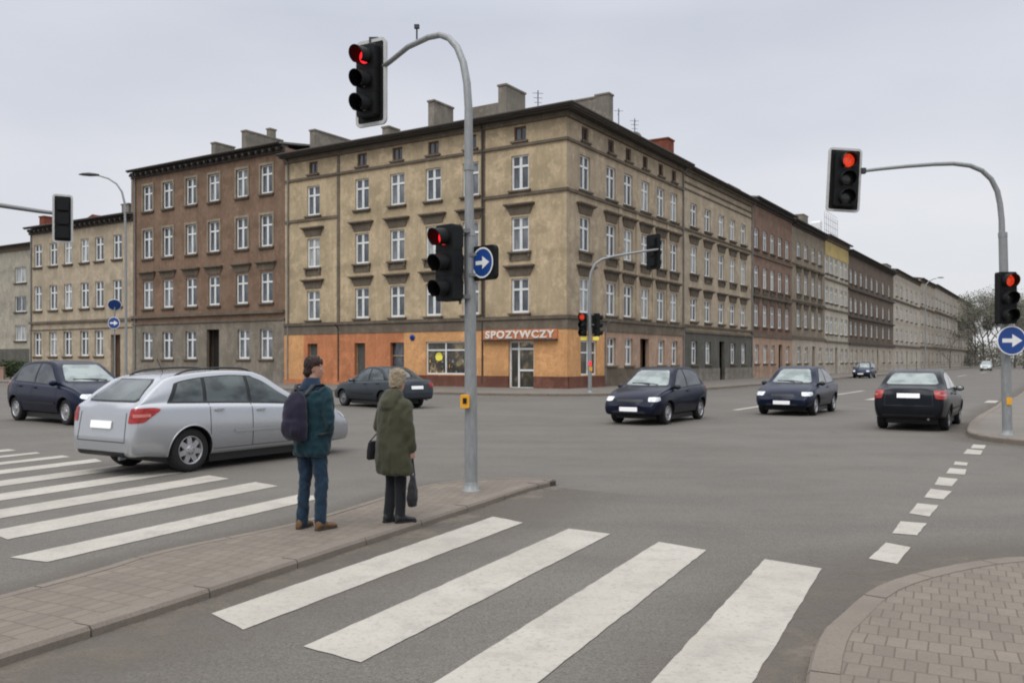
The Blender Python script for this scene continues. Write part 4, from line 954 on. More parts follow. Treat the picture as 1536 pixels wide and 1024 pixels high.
head(root, (X19(1500),18.78,Z19(448)), (.02,-1,0), 1.14, lens_r=.115, wide=.335, h3=.98, visor=.20)
disc_sign(root, (X19(1507.5),18.74,Z19(511)), (-.03,-1,0), .315)
mb = MB(); mb.box((10.76,18.82,Z19(418)), (.12,.16,.05)); mb.box((10.77,18.82,Z19(478)), (.12,.16,.05)); mb.box((10.78,18.86,Z19(511)), (.12,.2,.06)); mb.build('bracket', 'galvanised_dark', root, world=True)
mb = MB(); mb.tube([(10.80,18.995,.85+.1-.1), (10.80,18.995,.85)], .1, 6) if False else mb.box((10.80,18.90,Z19(601)), (.10,.03,.16)); mb.build('push_button_box', 'yellow_box', root, world=True)
# --- far corner mast
Yc = 44.0; k_ = Yc/F
def W44(px, py, dy=0): return Vector(((px-768)*k_, Yc+dy, H+(540-py)*k_))
b = W44(885,588); b.z = .11; root = empty('traffic_light', b, 'slender grey mast signal at the corner house pavement with small black heads', 'traffic light')
mb = MB(); mb.tube([b, W44(884.5,520), W44(884,450)], [.10,.095,.09], 14); mb.tube([W44(884,450), W44(884.5,425), W44(887,408), W44(893,396), W44(903,389), W44(918,385), W44(940,381), W44(965,377), W44(988,374)], [.085,.08,.078,.074,.07,.066,.06,.056,.05], 14); pole_base(mb, b, .1)
mb.build('mast', 'galvanised', root, world=True)
head(root, W44(983,377,.30), (.80,.60,0), 1.5, board=(.95,1.78), visor=.2, h3=1.0, border=False)
head(root, W44(874,487,-.12), (-.35,-.94,0), 1.25, visor=.20, lit='lens_red', lens_r=.12)
head(root, W44(894.5,487,.1), (.85,.5,0), 1.25, visor=.24, lit='lens_off')
mb = MB(); 
for px in (875, 893.5): mb.bevbox(W44(px,507.5,-.1), (.30,.16,.19), .06)
mb.build('pedestrian_lamp', 'yellow_lamp', root, world=True)
mb = MB()
for y_ in (472, 487, 502): mb.tube([W44(876,y_,0), W44(893,y_,0)], .03, 6)
mb.build('bracket', 'galvanised_dark', root, world=True)
mb = MB(); mb.box(W44(885,545,-.11), (.13,.03,.2)); mb.build('sticker', 'lens_red_side', root, world=True)
mb = MB(); mb.box(W44(886,553,-.11), (.15,.03,.22)); mb.build('sticker', 'yellow_box', root, world=True)
# --- left mast, its pole stands outside the frame
k2 = 21.0/F
def W21(px, py, dy=0): return Vector(((px-768)*k2, 21+dy, H+(540-py)*k2))
b = W21(-95,700); b.z = 0; root = empty('traffic_light', b, 'mast signal reaching in from the left edge, its grey framed board seen from behind', 'traffic light')
mb = MB(); mb.tube([b, (b.x,21,3.2), (b.x,21,4.5)]+[W21(x,y) for x, y in ((-93,340),(-84,318),(-68,306),(-45,303),(-20,305),(20,311),(60,317),(84,320))], [.1,.09,.085,.08,.075,.07,.065,.06,.055,.05,.045], 16); pole_base(mb, b, .1); mb.build('mast', 'galvanised_dark', root, world=True)
head(root, W21(92.5,328,.05), (-.46,.89,0), 1.08, board=(.44,1.16), roll=0, lit='lens_off')
# --- street lamps
def lamp(root_loc, pts, r0, r1, hd, hdir, label):
    root = empty('street_lamp', root_loc, label, 'street lamp'); n = len(pts); mb = MB()
    mb.tube([root_loc]+pts, [r0]+[r0+(r1-r0)*(i+1)/n for i in range(n)], 12); mb.lathe([(0,r0*1.8),(.05,r0*1.8),(.9,r0*1.35),(1.0,r0)], root_loc, (0,0,1), 12); mb.build('post', 'galvanised', root, world=True)
    d = Vector(hdir).normalized(); hd = Vector(hd); sd_ = Vector((-d.y,d.x,0)).normalized(); mb = MB(); rows = []
    for t_, w_, h_ in ((-.45,.05,.05),(-.3,.12,.08),(0,.16,.11),(.3,.13,.08),(.48,.04,.03)):
        rows.append([hd+d*t_+sd_*(w_*math.cos(a))+Vector((0,0,h_*math.sin(a)*(1 if math.sin(a) > 0 else .55))) for a in [2*math.pi*i/12 for i in range(12)]])
    mb.add([v for r_ in rows for v in r_], [(j*12+i, j*12+(i+1)%12, (j+1)*12+(i+1)%12, (j+1)*12+i) for j in range(4) for i in range(12)]+[tuple(range(12)), tuple(range(48,60))], 0, True)
    mb.build('lamp_head', 'signal_grey', root, world=True); return root
kk = 40/F
def W40(px, py): return Vector(((px-768)*kk, 40, H+(540-py)*kk))
lb = W40(189,590); lb.z = .11
lamp(lb, [W40(189,480), W40(188.5,360), W40(187,305), W40(183,288), W40(175,276), W40(163,268), W40(150,264), W40(143,263)], .062, .03, W40(134,262.5), (-1,.0,.03), 'pale street lamp curving over the roof of the low beige house')
p = at(1416,417,119); q = AB(-6.6, 90); 
def W119(px, py): return Vector(((px-768)*119/F, 119, H+(540-py)*119/F))
lb = W119(1388,560); lb.z = .11
lamp(lb, [W119(1388,470), W119(1388,432), W119(1389,427), W119(1393,422), W119(1400,418.5), W119(1405,417.5)], .085, .05, W119(1411,416.5), (1,0,.0), 'distant street lamp rising above the cream houses on the right')
# --- blue signs on a post by the beige house
def W41(px, py, dy=0): return Vector(((px-768)*41/F, 41+dy, H+(540-py)*41/F))
b = W41(172,580); b.z = .11; root = empty('sign_post', b, 'post with a tilted blue disc above a blue arrow disc by the beige house', 'sign')
mb = MB(); mb.tube([b, W41(172,452)], .035, 10); mb.build('post', 'galvanised', root, world=True)
disc_sign(root, W41(173,457.5,-.08), (.30,-.80,-.52), .30, arrow=False); disc_sign(root, W41(172,484.5,-.08), (0,-1,0), .28)
# --- shop lamp bracket, kerbside bollard-like bin far right
# ------------------------------------------------------------------ vegetation
def leaf_quads(mb, c, r, n, size, rs, squash=.8):
    for _ in range(n):
        while True:
            d = Vector((rs.uniform(-1,1), rs.uniform(-1,1), rs.uniform(-1,1)))
            if .15 < d.length < 1: break
        p = Vector(c)+Vector((d.x*r, d.y*r, d.z*r*squash)); a = Vector((rs.gauss(0,1), rs.gauss(0,1), rs.gauss(0,1))).normalized(); b_ = a.cross(Vector((rs.gauss(0,1), rs.gauss(0,1), rs.gauss(0,1)))).normalized(); s = size*rs.uniform(.5,1.3)
        mb.add([p-a*s, p+b_*s*.6, p+a*s, p-b_*s*.6], [(0,1,2,3)])
def tree(base, h, seed, label, leafmat='leaf_dull', nleaf=26, lsize=.16, spread=.42, trunk_r=.22, group=None):
    rs = random.Random(seed); root = empty('tree', base, label, 'tree', group); tr, cr = MB(), MB(); base = Vector(base)
    def grow(p, d, L, r, lv):
        pts = [p]; q = p.copy(); dd_ = d.copy(); k = 4
        for i in range(k):
            dd_ = (dd_+Vector((rs.gauss(0,.12), rs.gauss(0,.12), rs.gauss(0,.05)+.05))).normalized(); q = q+dd_*(L/k); pts.append(q.copy())
        (tr if lv < 2 else cr_b).tube(pts, [r*(1-.55*i/k) for i in range(k+1)], 7 if lv < 2 else 4, False)
        if lv >= 4 or L < .5:
            leaf_quads(cr, q, L*.9, nleaf, lsize, rs); return
        for j in range(rs.choice((3,3,4)) if lv < 3 else 3):
            ph = rs.uniform(0, 2*math.pi); tilt = rs.uniform(.35,.95)
            side = Vector((math.cos(ph), math.sin(ph), 0)); nd = (dd_*math.cos(tilt)+side*math.sin(tilt)+Vector((0,0,.12))).normalized()
            st = pts[rs.choice((2,3,4,4))]; grow(st, nd, L*rs.uniform(.58,.78), r*.52, lv+1)
    cr_b = MB(); grow(base, Vector((rs.gauss(0,.03), rs.gauss(0,.03), 1)), h*.34, trunk_r, 0)
    tr.build('trunk', 'bark', root, world=True)
    n0 = len(cr.v); cr.v += cr_b.v; cr.f += [tuple(i+n0 for i in f) for f in cr_b.f]; cr.mi += [1]*len(cr_b.f); cr.sm += cr_b.sm
    cr.build('crown', [leafmat, 'bark'], root, world=True); return root
spots = [(1463,232,15,'tall grey leaning tree touching the last house of the row'), (1476,190,15,'wide bare tree behind the distant pale car'), (1490,215,17,'tallest grey tree just left of the right hand signal'), (1506,185,14,'grey tree directly behind the right hand signal post'),
         (1522,200,15.5,'bushy bare tree right of the right hand signal post'), (1536,178,14,'grey tree cut by the right edge of the photo'), (1552,200,16,'outermost grey tree beyond the right edge')]
for i, (px, Y, h, lb_) in enumerate(spots): tree(((px-768)/F*Y, Y, 0), h*1.3, 40+i, lb_, ('bud_grey','leaf_dull')[i%2], 60, .15, trunk_r=.26, group='bare trees at the end of the street')
for i, (a, bb_, h, lb_) in enumerate([(-4.9, tR(1384), 9, 'small bare street tree in front of the pale cream house'), (-4.9, tR(1421), 10, 'young bare street tree in front of the second last house')]):
    p = AB(a, bb_); tree((p.x,p.y,.1), h, 70+i, lb_, 'bud_grey', 5, .12, trunk_r=.14, group='young trees along the right street')
# far undergrowth at the end of the street
mb = MB(); rs = random.Random(5)
for k in range(60):
    x = (rs.uniform(1455,1640)-768)/F*240; leaf_quads(mb, (x, 240+rs.uniform(-6,30), rs.uniform(.6,5.5)), rs.uniform(2,4.6), 210, .26, rs)
tag(mb.build('undergrowth', 'leaf_dull'), 'dull green scrub at the far end of the street', 'bushes', kind='stuff')
mb = MB()
for k in range(90):
    x = rs.uniform(-150,-62); leaf_quads(mb, (x, 112+rs.uniform(-4,6), rs.uniform(.6,6)), rs.uniform(1.6,3.6), 260, .17, rs)
tag(mb.build('far_trees', 'leaf_dull'), 'trees far beyond the grey block at the left edge', 'trees', kind='stuff')
# hedge and low wall before the grey block
hb = at(26, 545, 76); root = empty('hedge', (hb.x, 76, 0), 'dark green clipped hedge in front of the grey block at the left edge', 'hedge')
mb = MB()
for k in range(16):
    leaf_quads(mb, (hb.x-7+k*.62, 76+rs.uniform(-.3,.3), 1.0 if k < 13 else .8), 1.0, 420, .10, rs)
mb.build('foliage', 'leaf_hedge', root, world=True)
mb = MB()
for k in range(5): mb.tube([(hb.x-6+k*1.8,76,0), (hb.x-6+k*1.8+.1,76,1.1)], .05, 5)
mb.build('stem', 'bark', root, world=True)
mb = MB(); mb.box((hb.x-8.2,74.4,.55), (16,.3,1.1)); mb.box((hb.x-8.2,74.4,1.14), (16.1,.42,.09)); tag(mb.build('garden_wall', 'wall_pink'), 'low pinkish garden wall below the hedge at the left edge', 'wall')
# ------------------------------------------------------------------ cars
def pchip(pts):
    x = np.array([p[0] for p in pts], float); y = np.array([p[1] for p in pts], float); h = np.diff(x); d = np.diff(y)/h; m = np.zeros(len(x))
    for i in range(1, len(x)-1):
        if d[i-1]*d[i] > 0:
            w1, w2 = 2*h[i]+h[i-1], h[i]+2*h[i-1]; m[i] = (w1+w2)/(w1/d[i-1]+w2/d[i])
    m[0], m[-1] = d[0], d[-1]
    def f(q):
        q = min(max(q, x[0]), x[-1]); i = min(max(np.searchsorted(x, q)-1, 0), len(h)-1); t = (q-x[i])/h[i]
        return float((2*t**3-3*t*t+1)*y[i]+(t**3-2*t*t+t)*h[i]*m[i]+(-2*t**3+3*t*t)*y[i+1]+(t**3-t*t)*h[i]*m[i+1])
    return f
class Car:
    def __init__(s, sp):
        s.sp = sp; s.top = pchip(sp['top']); s.belt = pchip(sp['belt']); s.xr, s.xf, s.wb, s.W = sp['xr'], sp['xf'], sp['wb'], sp['W']
        s.zm = sp.get('zb', .21)
    def w(s, x):
        W2 = s.W/2; v = 1.0
        a = s.wb+.05
        if x > a: v -= s.sp.get('nose_taper', .17)*((x-a)/(s.xf-a))**2.3
        if x < -.05: v -= s.sp.get('tail_taper', .13)*((-.05-x)/(-.05-s.xr))**2.3
        r = .09; d = min(x-s.xr, s.xf-x)
        o = W2*v
        if d < r: o -= .10*(1-math.sqrt(max(0, 1-(1-d/r)**2)))
        return o
    def zb(s, x):
        d = min(x-s.xr, s.xf-x); z = s.zm+(.06 if x < -.2 else 0)*min(1, (-.2-x)/.5)
        if d < .10: z += .07*(1-math.sqrt(max(0, 1-(1-d/.10)**2)))
        return z
    def teff(s, x, y):
        xm = s.wb*.52; k = max(-1, min(1, (x-xm)/.5)); c = s.sp.get('sweepf', .20) if k > 0 else s.sp.get('sweepr', .13)
        return s.top(x+k*c*(y/(s.W/2))**2*1.2)
    def section(s, x):
        w = s.w(x); zb = s.zb(x); bl = min(s.belt(x), s.top(x)-.012); h = bl-zb
        ww = .90*w
        ze = s.teff(x, .62*s.W/2)-.022; dz = max(.004, ze-bl); t = s.sp.get('tumble', .40)
        ye = ww-t*dz; k = min(1, dz/.25)
        P = [(0,zb), (.78*w,zb), (.915*w,zb+.022), (.955*w,zb+.09*h/.6), (.985*w,zb+.30*h), (1.0*w,zb+.50*h), (.995*w,zb+.68*h), (.972*w,zb+.86*h), (.945*w,zb+.955*h), (ww+.006,bl)]
        P += [(ww-t*dz*.12-.006*k, bl+dz*.10), (ww-t*dz*.5+.012*k, bl+dz*.5), (ye+.008*k, bl+dz*.90), (ye-.035, bl+dz+.012*k)]
        for f in (.80,.52,.26): y = ye*f; P.append((y, max(bl+dz*.5, s.teff(x, y)-(.022*(f/.9)**3))))
        P.append((0, s.top(x)))
        return P
    def body(s):
        xs = list(np.linspace(s.xr, s.xf, 92))
        for e in (s.xr, s.xf):
            sg = 1 if e == s.xr else -1
            xs += [e+sg*d for d in (.004,.012,.025,.045,.07,.1,.14)]
        xs = sorted(set(round(x,4) for x in xs)); V, Fc = [], []; ring = None
        for x in xs:
            P = s.section(x); D = []; n = len(P)
            for i in range(n-1):
                p0, p1, p2, p3 = [np.array(P[j]) for j in (max(i-1,0), i, i+1, min(i+2, n-1))]
                if i == 0: p0 = 2*p1-p2
                for j in range(3):
                    t = j/3
                    m1 = (p2-p0)/2; m2 = (p3-p1)/2; L = np.linalg.norm(p2-p1)
                    for m in (m1, m2):
                        q = np.linalg.norm(m)
                        if q > 1.3*L: m *= 1.3*L/q
                    D.append((2*t**3-3*t*t+1)*p1+(t**3-2*t*t+t)*m1+(-2*t**3+3*t*t)*p2+(t**3-t*t)*m2)
            D.append(np.array(P[-1])); full = [(x, d[0], d[1]) for d in D]+[(x, -d[0], d[1]) for d in reversed(D[1:-1])]
            ring = len(full); V += full
        m = len(xs)
        for j in range(m-1):
            for k in range(ring): Fc.append((j*ring+k, (j+1)*ring+k, (j+1)*ring+(k+1)%ring, j*ring+(k+1)%ring))
        Fc.append(tuple(range(ring))); Fc.append(tuple((m-1)*ring+k for k in reversed(range(ring))))
        return V, Fc
def car(name, label, cat, sp, paint, ref, head_dir, group=None, detail=True):
    """ref = world position of the rear axle centre on the road, head_dir = unit heading"""
    K = Car(sp); V, Fc = K.body(); hd = Vector(head_dir).normalized(); rz = math.atan2(hd.y, hd.x)
    root = empty(name, (ref[0], ref[1], 0), label, cat, group, rz)
    bvh = BVHTree.FromPolygons([Vector(v) for v in V], Fc)
    me = bpy.data.meshes.new('body'); me.from_pydata(V, [], Fc); me.materials.append(M(paint)); me.materials.append(M('car_black')); me.polygons.foreach_set('use_smooth', [True]*len(Fc)); me.update()
    tmp = bpy.data.objects.new('body_tmp', me); COL.objects.link(tmp)
    R = sp.get('R', .31); ra = R+sp.get('gap', .055); W2 = K.W/2
    cut = MB()
    for ax in (0, K.wb):
        for sd_ in (1, -1):
            n = 40; vs = []
            for yy in (W2-.30, W2+.2):
                vs += [(ax+ra*math.cos(2*math.pi*i/n), sd_*yy, R-.01+ra*math.sin(2*math.pi*i/n)) for i in range(n)]
            fs = [(i, (i+1)%n, n+(i+1)%n, n+i) for i in range(n)]+[tuple(range(n))[::-1], tuple(range(n, 2*n))]
            if sd_ < 0: fs = [tuple(reversed(f)) for f in fs]
            fs = [tuple(reversed(f)) for f in fs]
            cut.add(vs, fs, 1)
    cm = cut.mesh('cut', [paint, 'car_black']); co_ = bpy.data.objects.new('cut', cm); COL.objects.link(co_)
    import bmesh
    for mesh_ in (cm, me):
        b_ = bmesh.new(); b_.from_mesh(mesh_); bmesh.ops.recalc_face_normals(b_, faces=b_.faces[:]); b_.to_mesh(mesh_); b_.free()
    md = tmp.modifiers.new('b', 'BOOLEAN'); md.operation = 'DIFFERENCE'; md.object = co_; md.solver = 'EXACT'
    fin = evaluated(tmp, 'body'); bpy.data.objects.remove(tmp); bpy.data.objects.remove(co_)
    fin.polygons.foreach_set('use_smooth', [True]*len(fin.polygons)); fin.set_sharp_from_angle(angle=math.radians(32))
    body = bpy.data.objects.new('body', fin); COL.objects.link(body); body.parent = root
    def hit(o, d):
        r = bvh.ray_cast(Vector(o), Vector(d).normalized()); return (r[0], r[1] if r[0] is None or r[1].dot(Vector(d)) < 0 else -r[1])
    def sgrid(nm, sd_, x0, s0, x1, s1, lo, hi, off, mat, nu=14, nv=8, parent=root, minh=.0):
        """patch on the side of the body between x0 and x1 (slanted edges s0, s1), lo(x)..hi(x)"""
        vs = []
        for j in range(nv+1):
            for i in range(nu+1):
                v = j/nv; X = x0+(x1-x0)*i/nu
                for _ in range(3):
                    z = lo(X)+max(minh, hi(X)-lo(X))*v; X = (x0+s0*(z-lo(x0)))+((x1+s1*(z-lo(x1)))-(x0+s0*(z-lo(x0))))*i/nu
                z = lo(X)+max(minh, hi(X)-lo(X))*v
                p, nr = hit((X, sd_*3, z), (0, -sd_, 0))
                if p is None: p, nr = Vector((X, sd_*K.w(X)*.9, z)), Vector((0, sd_, 0))
                vs.append(p+nr*off)
        mb = MB(); mb.add(vs, [(j*(nu+1)+i, j*(nu+1)+i+1, (j+1)*(nu+1)+i+1, (j+1)*(nu+1)+i) for j in range(nv) for i in range(nu)], 0, True)
        return mb.build(nm, mat, parent)
    def poly(nm, P2, O, U, V_, Dd, off, mat, grid=.035, parent=root, mb=None, mi=0):
        O, U, V_, Dd = Vector(O), Vector(U), Vector(V_), Vector(Dd).normalized(); pts = []
        for i in range(len(P2)):
            a, b = Vector(P2[i]), Vector(P2[(i+1)%len(P2)]); k = max(1, int((b-a).length/grid))
            for j in range(k): pts.append(a.lerp(b, j/k))
        nb = len(pts); ed = [(i, (i+1)%nb) for i in range(nb)]
        xs = [p.x for p in pts]; ys_ = [p.y for p in pts]; x = min(xs)+grid*.6
        while x < max(xs):
            y = min(ys_)+grid*.6
            while y < max(ys_): 
                if min((Vector((x,y))-p).length for p in pts[:nb]) > grid*.45: pts.append(Vector((x, y)))
                y += grid
            x += grid
        r = delaunay_2d_cdt(pts, ed, [], 1, 1e-5); vs, bad = [], set()
        for i, p in enumerate(r[0]):
            o = O+U*p.x+V_*p.y; h_, nr = hit(o-Dd*2.5, Dd)
            if h_ is None: bad.add(i); vs.append((0,0,0))
            else: vs.append(h_+nr*off)
        own = mb is None; mb = mb or MB(); fs = [tuple(f) for f in r[2] if not any(i in bad for i in f)]; used = sorted({i for f in fs for i in f}); im = {q: k for k, q in enumerate(used)}
        mb.add([vs[i] for i in used], [tuple(im[i] for i in f) for f in fs], mi, True)
        return mb.build(nm, mat, parent) if own else None
    def strip(nm, pts, wd, off, mat, sd_=1, parent=root, mb=None):
        own = mb is None; mb = mb or MB(); P3 = []
        for x, z in pts:
            p, nr = hit((x, sd_*3, z), (0,-sd_,0))
            if p is not None: P3.append((p, nr))
        vs = []
        for i, (p, nr) in enumerate(P3):
            t = (P3[min(i+1, len(P3)-1)][0]-P3[max(0, i-1)][0]).normalized(); b_ = t.cross(nr).normalized()*wd/2; vs += [p+nr*off-b_, p+nr*off+b_]
        mb.add(vs, [(2*i, 2*i+2, 2*i+3, 2*i+1) for i in range(len(P3)-1)], 0, True)
        return mb.build(nm, mat, parent) if own else None
    sides = (1, -1)
    # --- side glass
    gt = lambda x: min(K.teff(x-.02, .62*W2), K.teff(x+.11 if x > K.wb*.5 else x-.10, .62*W2), K.top(x))-sp.get('roof_gap', .085)
    gb = lambda x: K.belt(x)+.035
    for sd_ in sides:
        w0, w1 = sp['dlo']
        sgrid('window_surround', sd_, w0[0]-.03, w0[1], w1[0]+.03, w1[1], lambda x: gb(x)-.022, lambda x: gt(x)+.018, .0045, 'car_black', 40, 8, minh=.01)
        for k, (x0, s0, x1, s1) in enumerate(sp['windows']):
            sgrid('side_window', sd_, x0, s0, x1, s1, gb, gt, .009, sp.get('glass', 'car_glass'), 16, 8, minh=.006)
        # door outlines, handles and rub strip
        if detail:
            for dx in sp['seams']:
                zt_ = K.belt(dx)+.02; zl = K.zb(dx)+.10
                strip('door_seam', [(dx+sp.get('seam_curve', .0)*(math.sin((z-zl)/(zt_-zl)*math.pi)), z) for z in np.linspace(zl, zt_, 12)], .011, .003, 'car_black', sd_)
            x0, x1 = min(sp['seams']), max(sp['seams'])
            strip('sill_seam', [(x, K.zb(x)+.10) for x in np.linspace(x0, x1, 24)], .009, .003, 'car_black', sd_)
            for hx in sp['handles']:
                z = K.belt(hx)-.09; p, nr = hit((hx, sd_*3, z), (0,-sd_,0)); mb = MB(); mb.bevbox(p+nr*.018, (.17,.035,.032), .012, (1,0,0), (0,1,0)); mb.build('door_handle', sp.get('handle_mat', paint), root)
            z = sp.get('strip_z')
            if z: 
                mb = MB(); strip('', [(x, z+.0*x) for x in np.linspace(x0+.45, x1-.05, 24)], .045, .014, paint, sd_, mb=mb); mb.build('rub_strip', sp.get('strip_mat', 'car_black'), root)
            # arch lips
            for ax in (0, K.wb):
                mb = MB(); pr = []
                for i in range(27):
                    a = math.radians(-8+196*i/26); x, z = ax+(ra+.012)*math.cos(a), R-.01+(ra+.012)*math.sin(a); p, nr = hit((x, sd_*3, z), (0,-sd_,0))
                    if p is not None and z > K.zb(x)+.02: pr.append(p+Vector((0, sd_*.001, 0)))
                if len(pr) > 3: mb.tube(pr, .013, 6); mb.build('arch_lip', paint, root)
    # --- front and rear glass (polygons in y,z projected along x)
    def screen(nm, spec, dirx, mat):
        (zb0, yb), (zt1, yt) = spec; n = 8; P2 = []
        P2 = [(-yb, zb0+.03), (-yb+.05, zb0)]+[(yb-.05, zb0), (yb, zb0+.03)]+[(yt+.01, zt1-.05), (yt-.05, zt1)]+[(-yt+.05, zt1), (-yt-.01, zt1-.05)]
        big = [(p[0]*1.035, p[1]+(-.022 if p[1] < (zb0+zt1)/2 else .018)) for p in P2]
        O = (0,0,0); U = (0,1,0); V_ = (0,0,1)
        poly('screen_surround', big, (dirx*-2.5+K.wb/2,0,0), U, V_, (dirx,0,0), .004, 'car_black', .05)
        poly(nm, P2, (dirx*-2.5+K.wb/2,0,0), U, V_, (dirx,0,0), .009, mat, .05)
    screen('windscreen', sp['ws'], -1, sp.get('ws_mat', 'car_glass_pale')); screen('rear_window', sp['rw'], 1, sp.get('rw_mat', 'car_glass_pale'))
    # --- lamps
    def rr(P2, r=.02):
        out = []
        n = len(P2)
        for i in range(n):
            a, b, c = Vector(P2[i-1]), Vector(P2[i]), Vector(P2[(i+1)%n]); k = min(r, (a-b).length*.35, (c-b).length*.35)
            p, q = b+(a-b).normalized()*k, b+(c-b).normalized()*k
            for t in (0,.5,1): out.append(tuple((1-t)**2*p+2*t*(1-t)*b+t*t*q))
        return out
    for sd_ in sides:
        hx = sp['hl']; d = Vector((-.80,-sd_*.6,0)); U = Vector((-.6, sd_*.80, 0))
        P2 = rr([(a, b) for a, b in hx['poly']], .03)
        poly('headlight', P2, (K.xf-.22, sd_*(W2-.24), hx['z']), U, (0,0,1), d, .008, 'headlight_glass')
        tx = sp['tl']; d = Vector((.80,-sd_*.6,0)); U = Vector((.6, sd_*.80, 0))
        P2 = rr([(a, b) for a, b in tx['poly']], .03); O_ = (K.xr+.20, sd_*(W2-.22), tx['z'])
        tl = poly('tail_light', P2, O_, U, (0,0,1), d, .008, 'tail_red')
        xs = [p[0] for p in tx['poly']]; ys_ = [p[1] for p in tx['poly']]; cx, cy = (min(xs)+max(xs))/2, (min(ys_)+max(ys_))/2
        ax_, ay_ = (max(xs)-min(xs))*.36, (max(ys_)-min(ys_))*.10
        if detail: poly('reflector', [(cx-ax_*.8, cy-ay_), (cx+ax_*.6, cy-ay_), (cx+ax_*.6, cy+ay_), (cx-ax_*.8, cy+ay_)], O_, U, (0,0,1), d, .012, 'tail_clear', parent=tl)
        if detail:
            # grille of the lower bumper, fog lamp
            pass
    # --- front: grille, intake, bumper line, plate; rear: plate, bumper line, boot line
    fd = (-1,0,0); bd = (1,0,0); FO = (K.xf+.5,0,0); RO = (K.xr-.5,0,0)
    g = sp['grille']; poly('grille', rr([(-g[0],g[1]),(g[0],g[1]),(g[0]*.94,g[2]),(-g[0]*.94,g[2])], .02), FO, (0,1,0), (0,0,1), fd, .006, 'car_black')
    poly('air_intake', rr([(-.50,.325),(.50,.325),(.46,.385),(-.46,.385)], .02), FO, (0,1,0), (0,0,1), fd, .006, 'car_black')
    if detail: poly('bumper_seam', [(-.74,g[1]-.035),(.74,g[1]-.035),(.74,g[1]-.025),(-.74,g[1]-.025)], FO, (0,1,0), (0,0,1), fd, .004, 'car_black')
    pz = sp.get('plate_f', .42); p, nr = hit((K.xf+.5,0,pz), fd); mb = MB(); mb.bevbox(Vector((K.xf+.015,0,pz)), (.52,.02,.115), .012, (0,1,0), (1,0,0)); mb.build('number_plate', 'plate_white_glow', root)
    pz = sp.get('plate_r', .80); p, nr = hit((K.xr-.5,0,pz), bd); mb = MB(); t_ = Vector((0,0,1)); t_ = (t_-nr*t_.dot(nr)).normalized(); mb.bevbox(p+nr*.022, (.52,.02,.115), .012, (0,1,0), nr, t_); mb.build('number_plate', 'plate_white_glow', root)
    if detail:
        bz = sp['boot']  # boot lid outline polygon in y,z at the rear
        y1, z0, z1 = bz
        for q in ([(-y1,z0-.006),(y1,z0-.006),(y1,z0+.006),(-y1,z0+.006)], [(-y1-.006,z0),(-y1+.006,z0),(-y1+.03,z1),(-y1+.018,z1)], [(y1-.006,z0),(y1+.006,z0),(y1-.018,z1),(y1-.03,z1)]):
            poly('boot_seam', q, RO, (0,1,0), (0,0,1), bd, .0035, 'car_black')
        # bonnet shut lines, wipers
        x0_, x1_ = K.wb-.02, K.xf-.32
        for sd_ in sides:
            mb = MB(); P3 = []
            for i in range(16):
                x = x0_+(x1_-x0_)*i/15; h_, nr = hit((x, sd_*(W2*.76-.10*i/15), 3), (0,0,-1))
                if h_: P3.append((h_, nr))
            vs = []
            for i, (p_, nr) in enumerate(P3): vs += [p_+nr*.003+Vector((0,.005,0)), p_+nr*.003-Vector((0,.005,0))]
            mb.add(vs, [(2*i,2*i+2,2*i+3,2*i+1) for i in range(len(P3)-1)], 0, True); mb.build('bonnet_seam', 'car_black', root)
            mb = MB(); zz = sp['ws'][0][0]
            a_, n1 = hit((5, sd_*.12+.25, zz+.012), (-1,0,0)); b_, n2 = hit((5, sd_*.12-.33, zz+.05), (-1,0,0))
            mb.tube([a_+n1*.02, (a_+b_)/2+n1*.035, b_+n2*.02], .009, 5); mb.build('wiper', 'car_black', root)
        poly('lower_bumper', rr([(-.60,K.zb(0)+.06),(.60,K.zb(0)+.06),(.60,K.zb(0)+.14),(-.60,K.zb(0)+.14)], .02), RO, (0,1,0), (0,0,1), bd, .005, 'car_black')
    # --- mirrors
    for sd_ in sides:
        mx = sp['mirror']; zz = K.belt(mx)+.075; p, nr = hit((mx, sd_*3, zz-.03), (0,-sd_,0)); yy = abs(p.y)+.11
        mb = MB(); mb.ball((mx, sd_*yy, zz), (.065,.105,.072), 12); mb.tube([p, (mx, sd_*yy, zz-.03)], .022, 8); mr_o = mb.build('wing_mirror', sp.get('mirror_mat', paint), root)
        mb = MB(); mb.ball((mx-.048, sd_*yy, zz), (.02,.085,.052), 10); mb.build('mirror_glass', 'car_glass_pale', mr_o)
    if sp.get('rails'):
        for sd_ in sides:
            pts = []
            for i, x in enumerate(np.linspace(*sp['rails'], 14)):
                y = W2*.90-sp.get('tumble', .4)*(K.teff(x, .55)-K.belt(x))-.065; h_, nr = hit((x, sd_*y, 3), (0,0,-1)); e = min(i, 13-i); pts.append(h_+Vector((0,0,(.0,.03,.045)[min(e,2)])))
            mb = MB(); mb.tube(pts, .016, 8); mb.build('roof_rail', 'car_black', root)
    if detail:
        h_, nr = hit((sp.get('aerial', .3), 0, 3), (0,0,-1)); mb = MB(); mb.tube([h_, h_+Vector((-.10,0,.22))], .006, 5); mb.build('aerial', 'car_black', root)
        # exhaust
        mb = MB(); mb.tube([(K.xr+.12,-.45,K.zb(K.xr+.2)-.01), (K.xr+.01,-.45,K.zb(K.xr+.2)-.02)], .028, 10); mb.build('exhaust', 'galvanised_dark', root)
    # under-body, with black boxes kept low and wide to deepen the shade beneath
    mb = MB(); mb.box(((K.wb+.1)/2,0,.225), (K.wb+.6, K.W*.70, .14)); mb.box((K.wb/2,0,.185), (K.wb-2*R-.16, K.W*.82, .13)); mb.box((K.wb/2,0,K.zm+.10), (K.xf-K.xr-.30, K.W*.72, .12)); mb.build('underbody_shade', 'car_black', root)
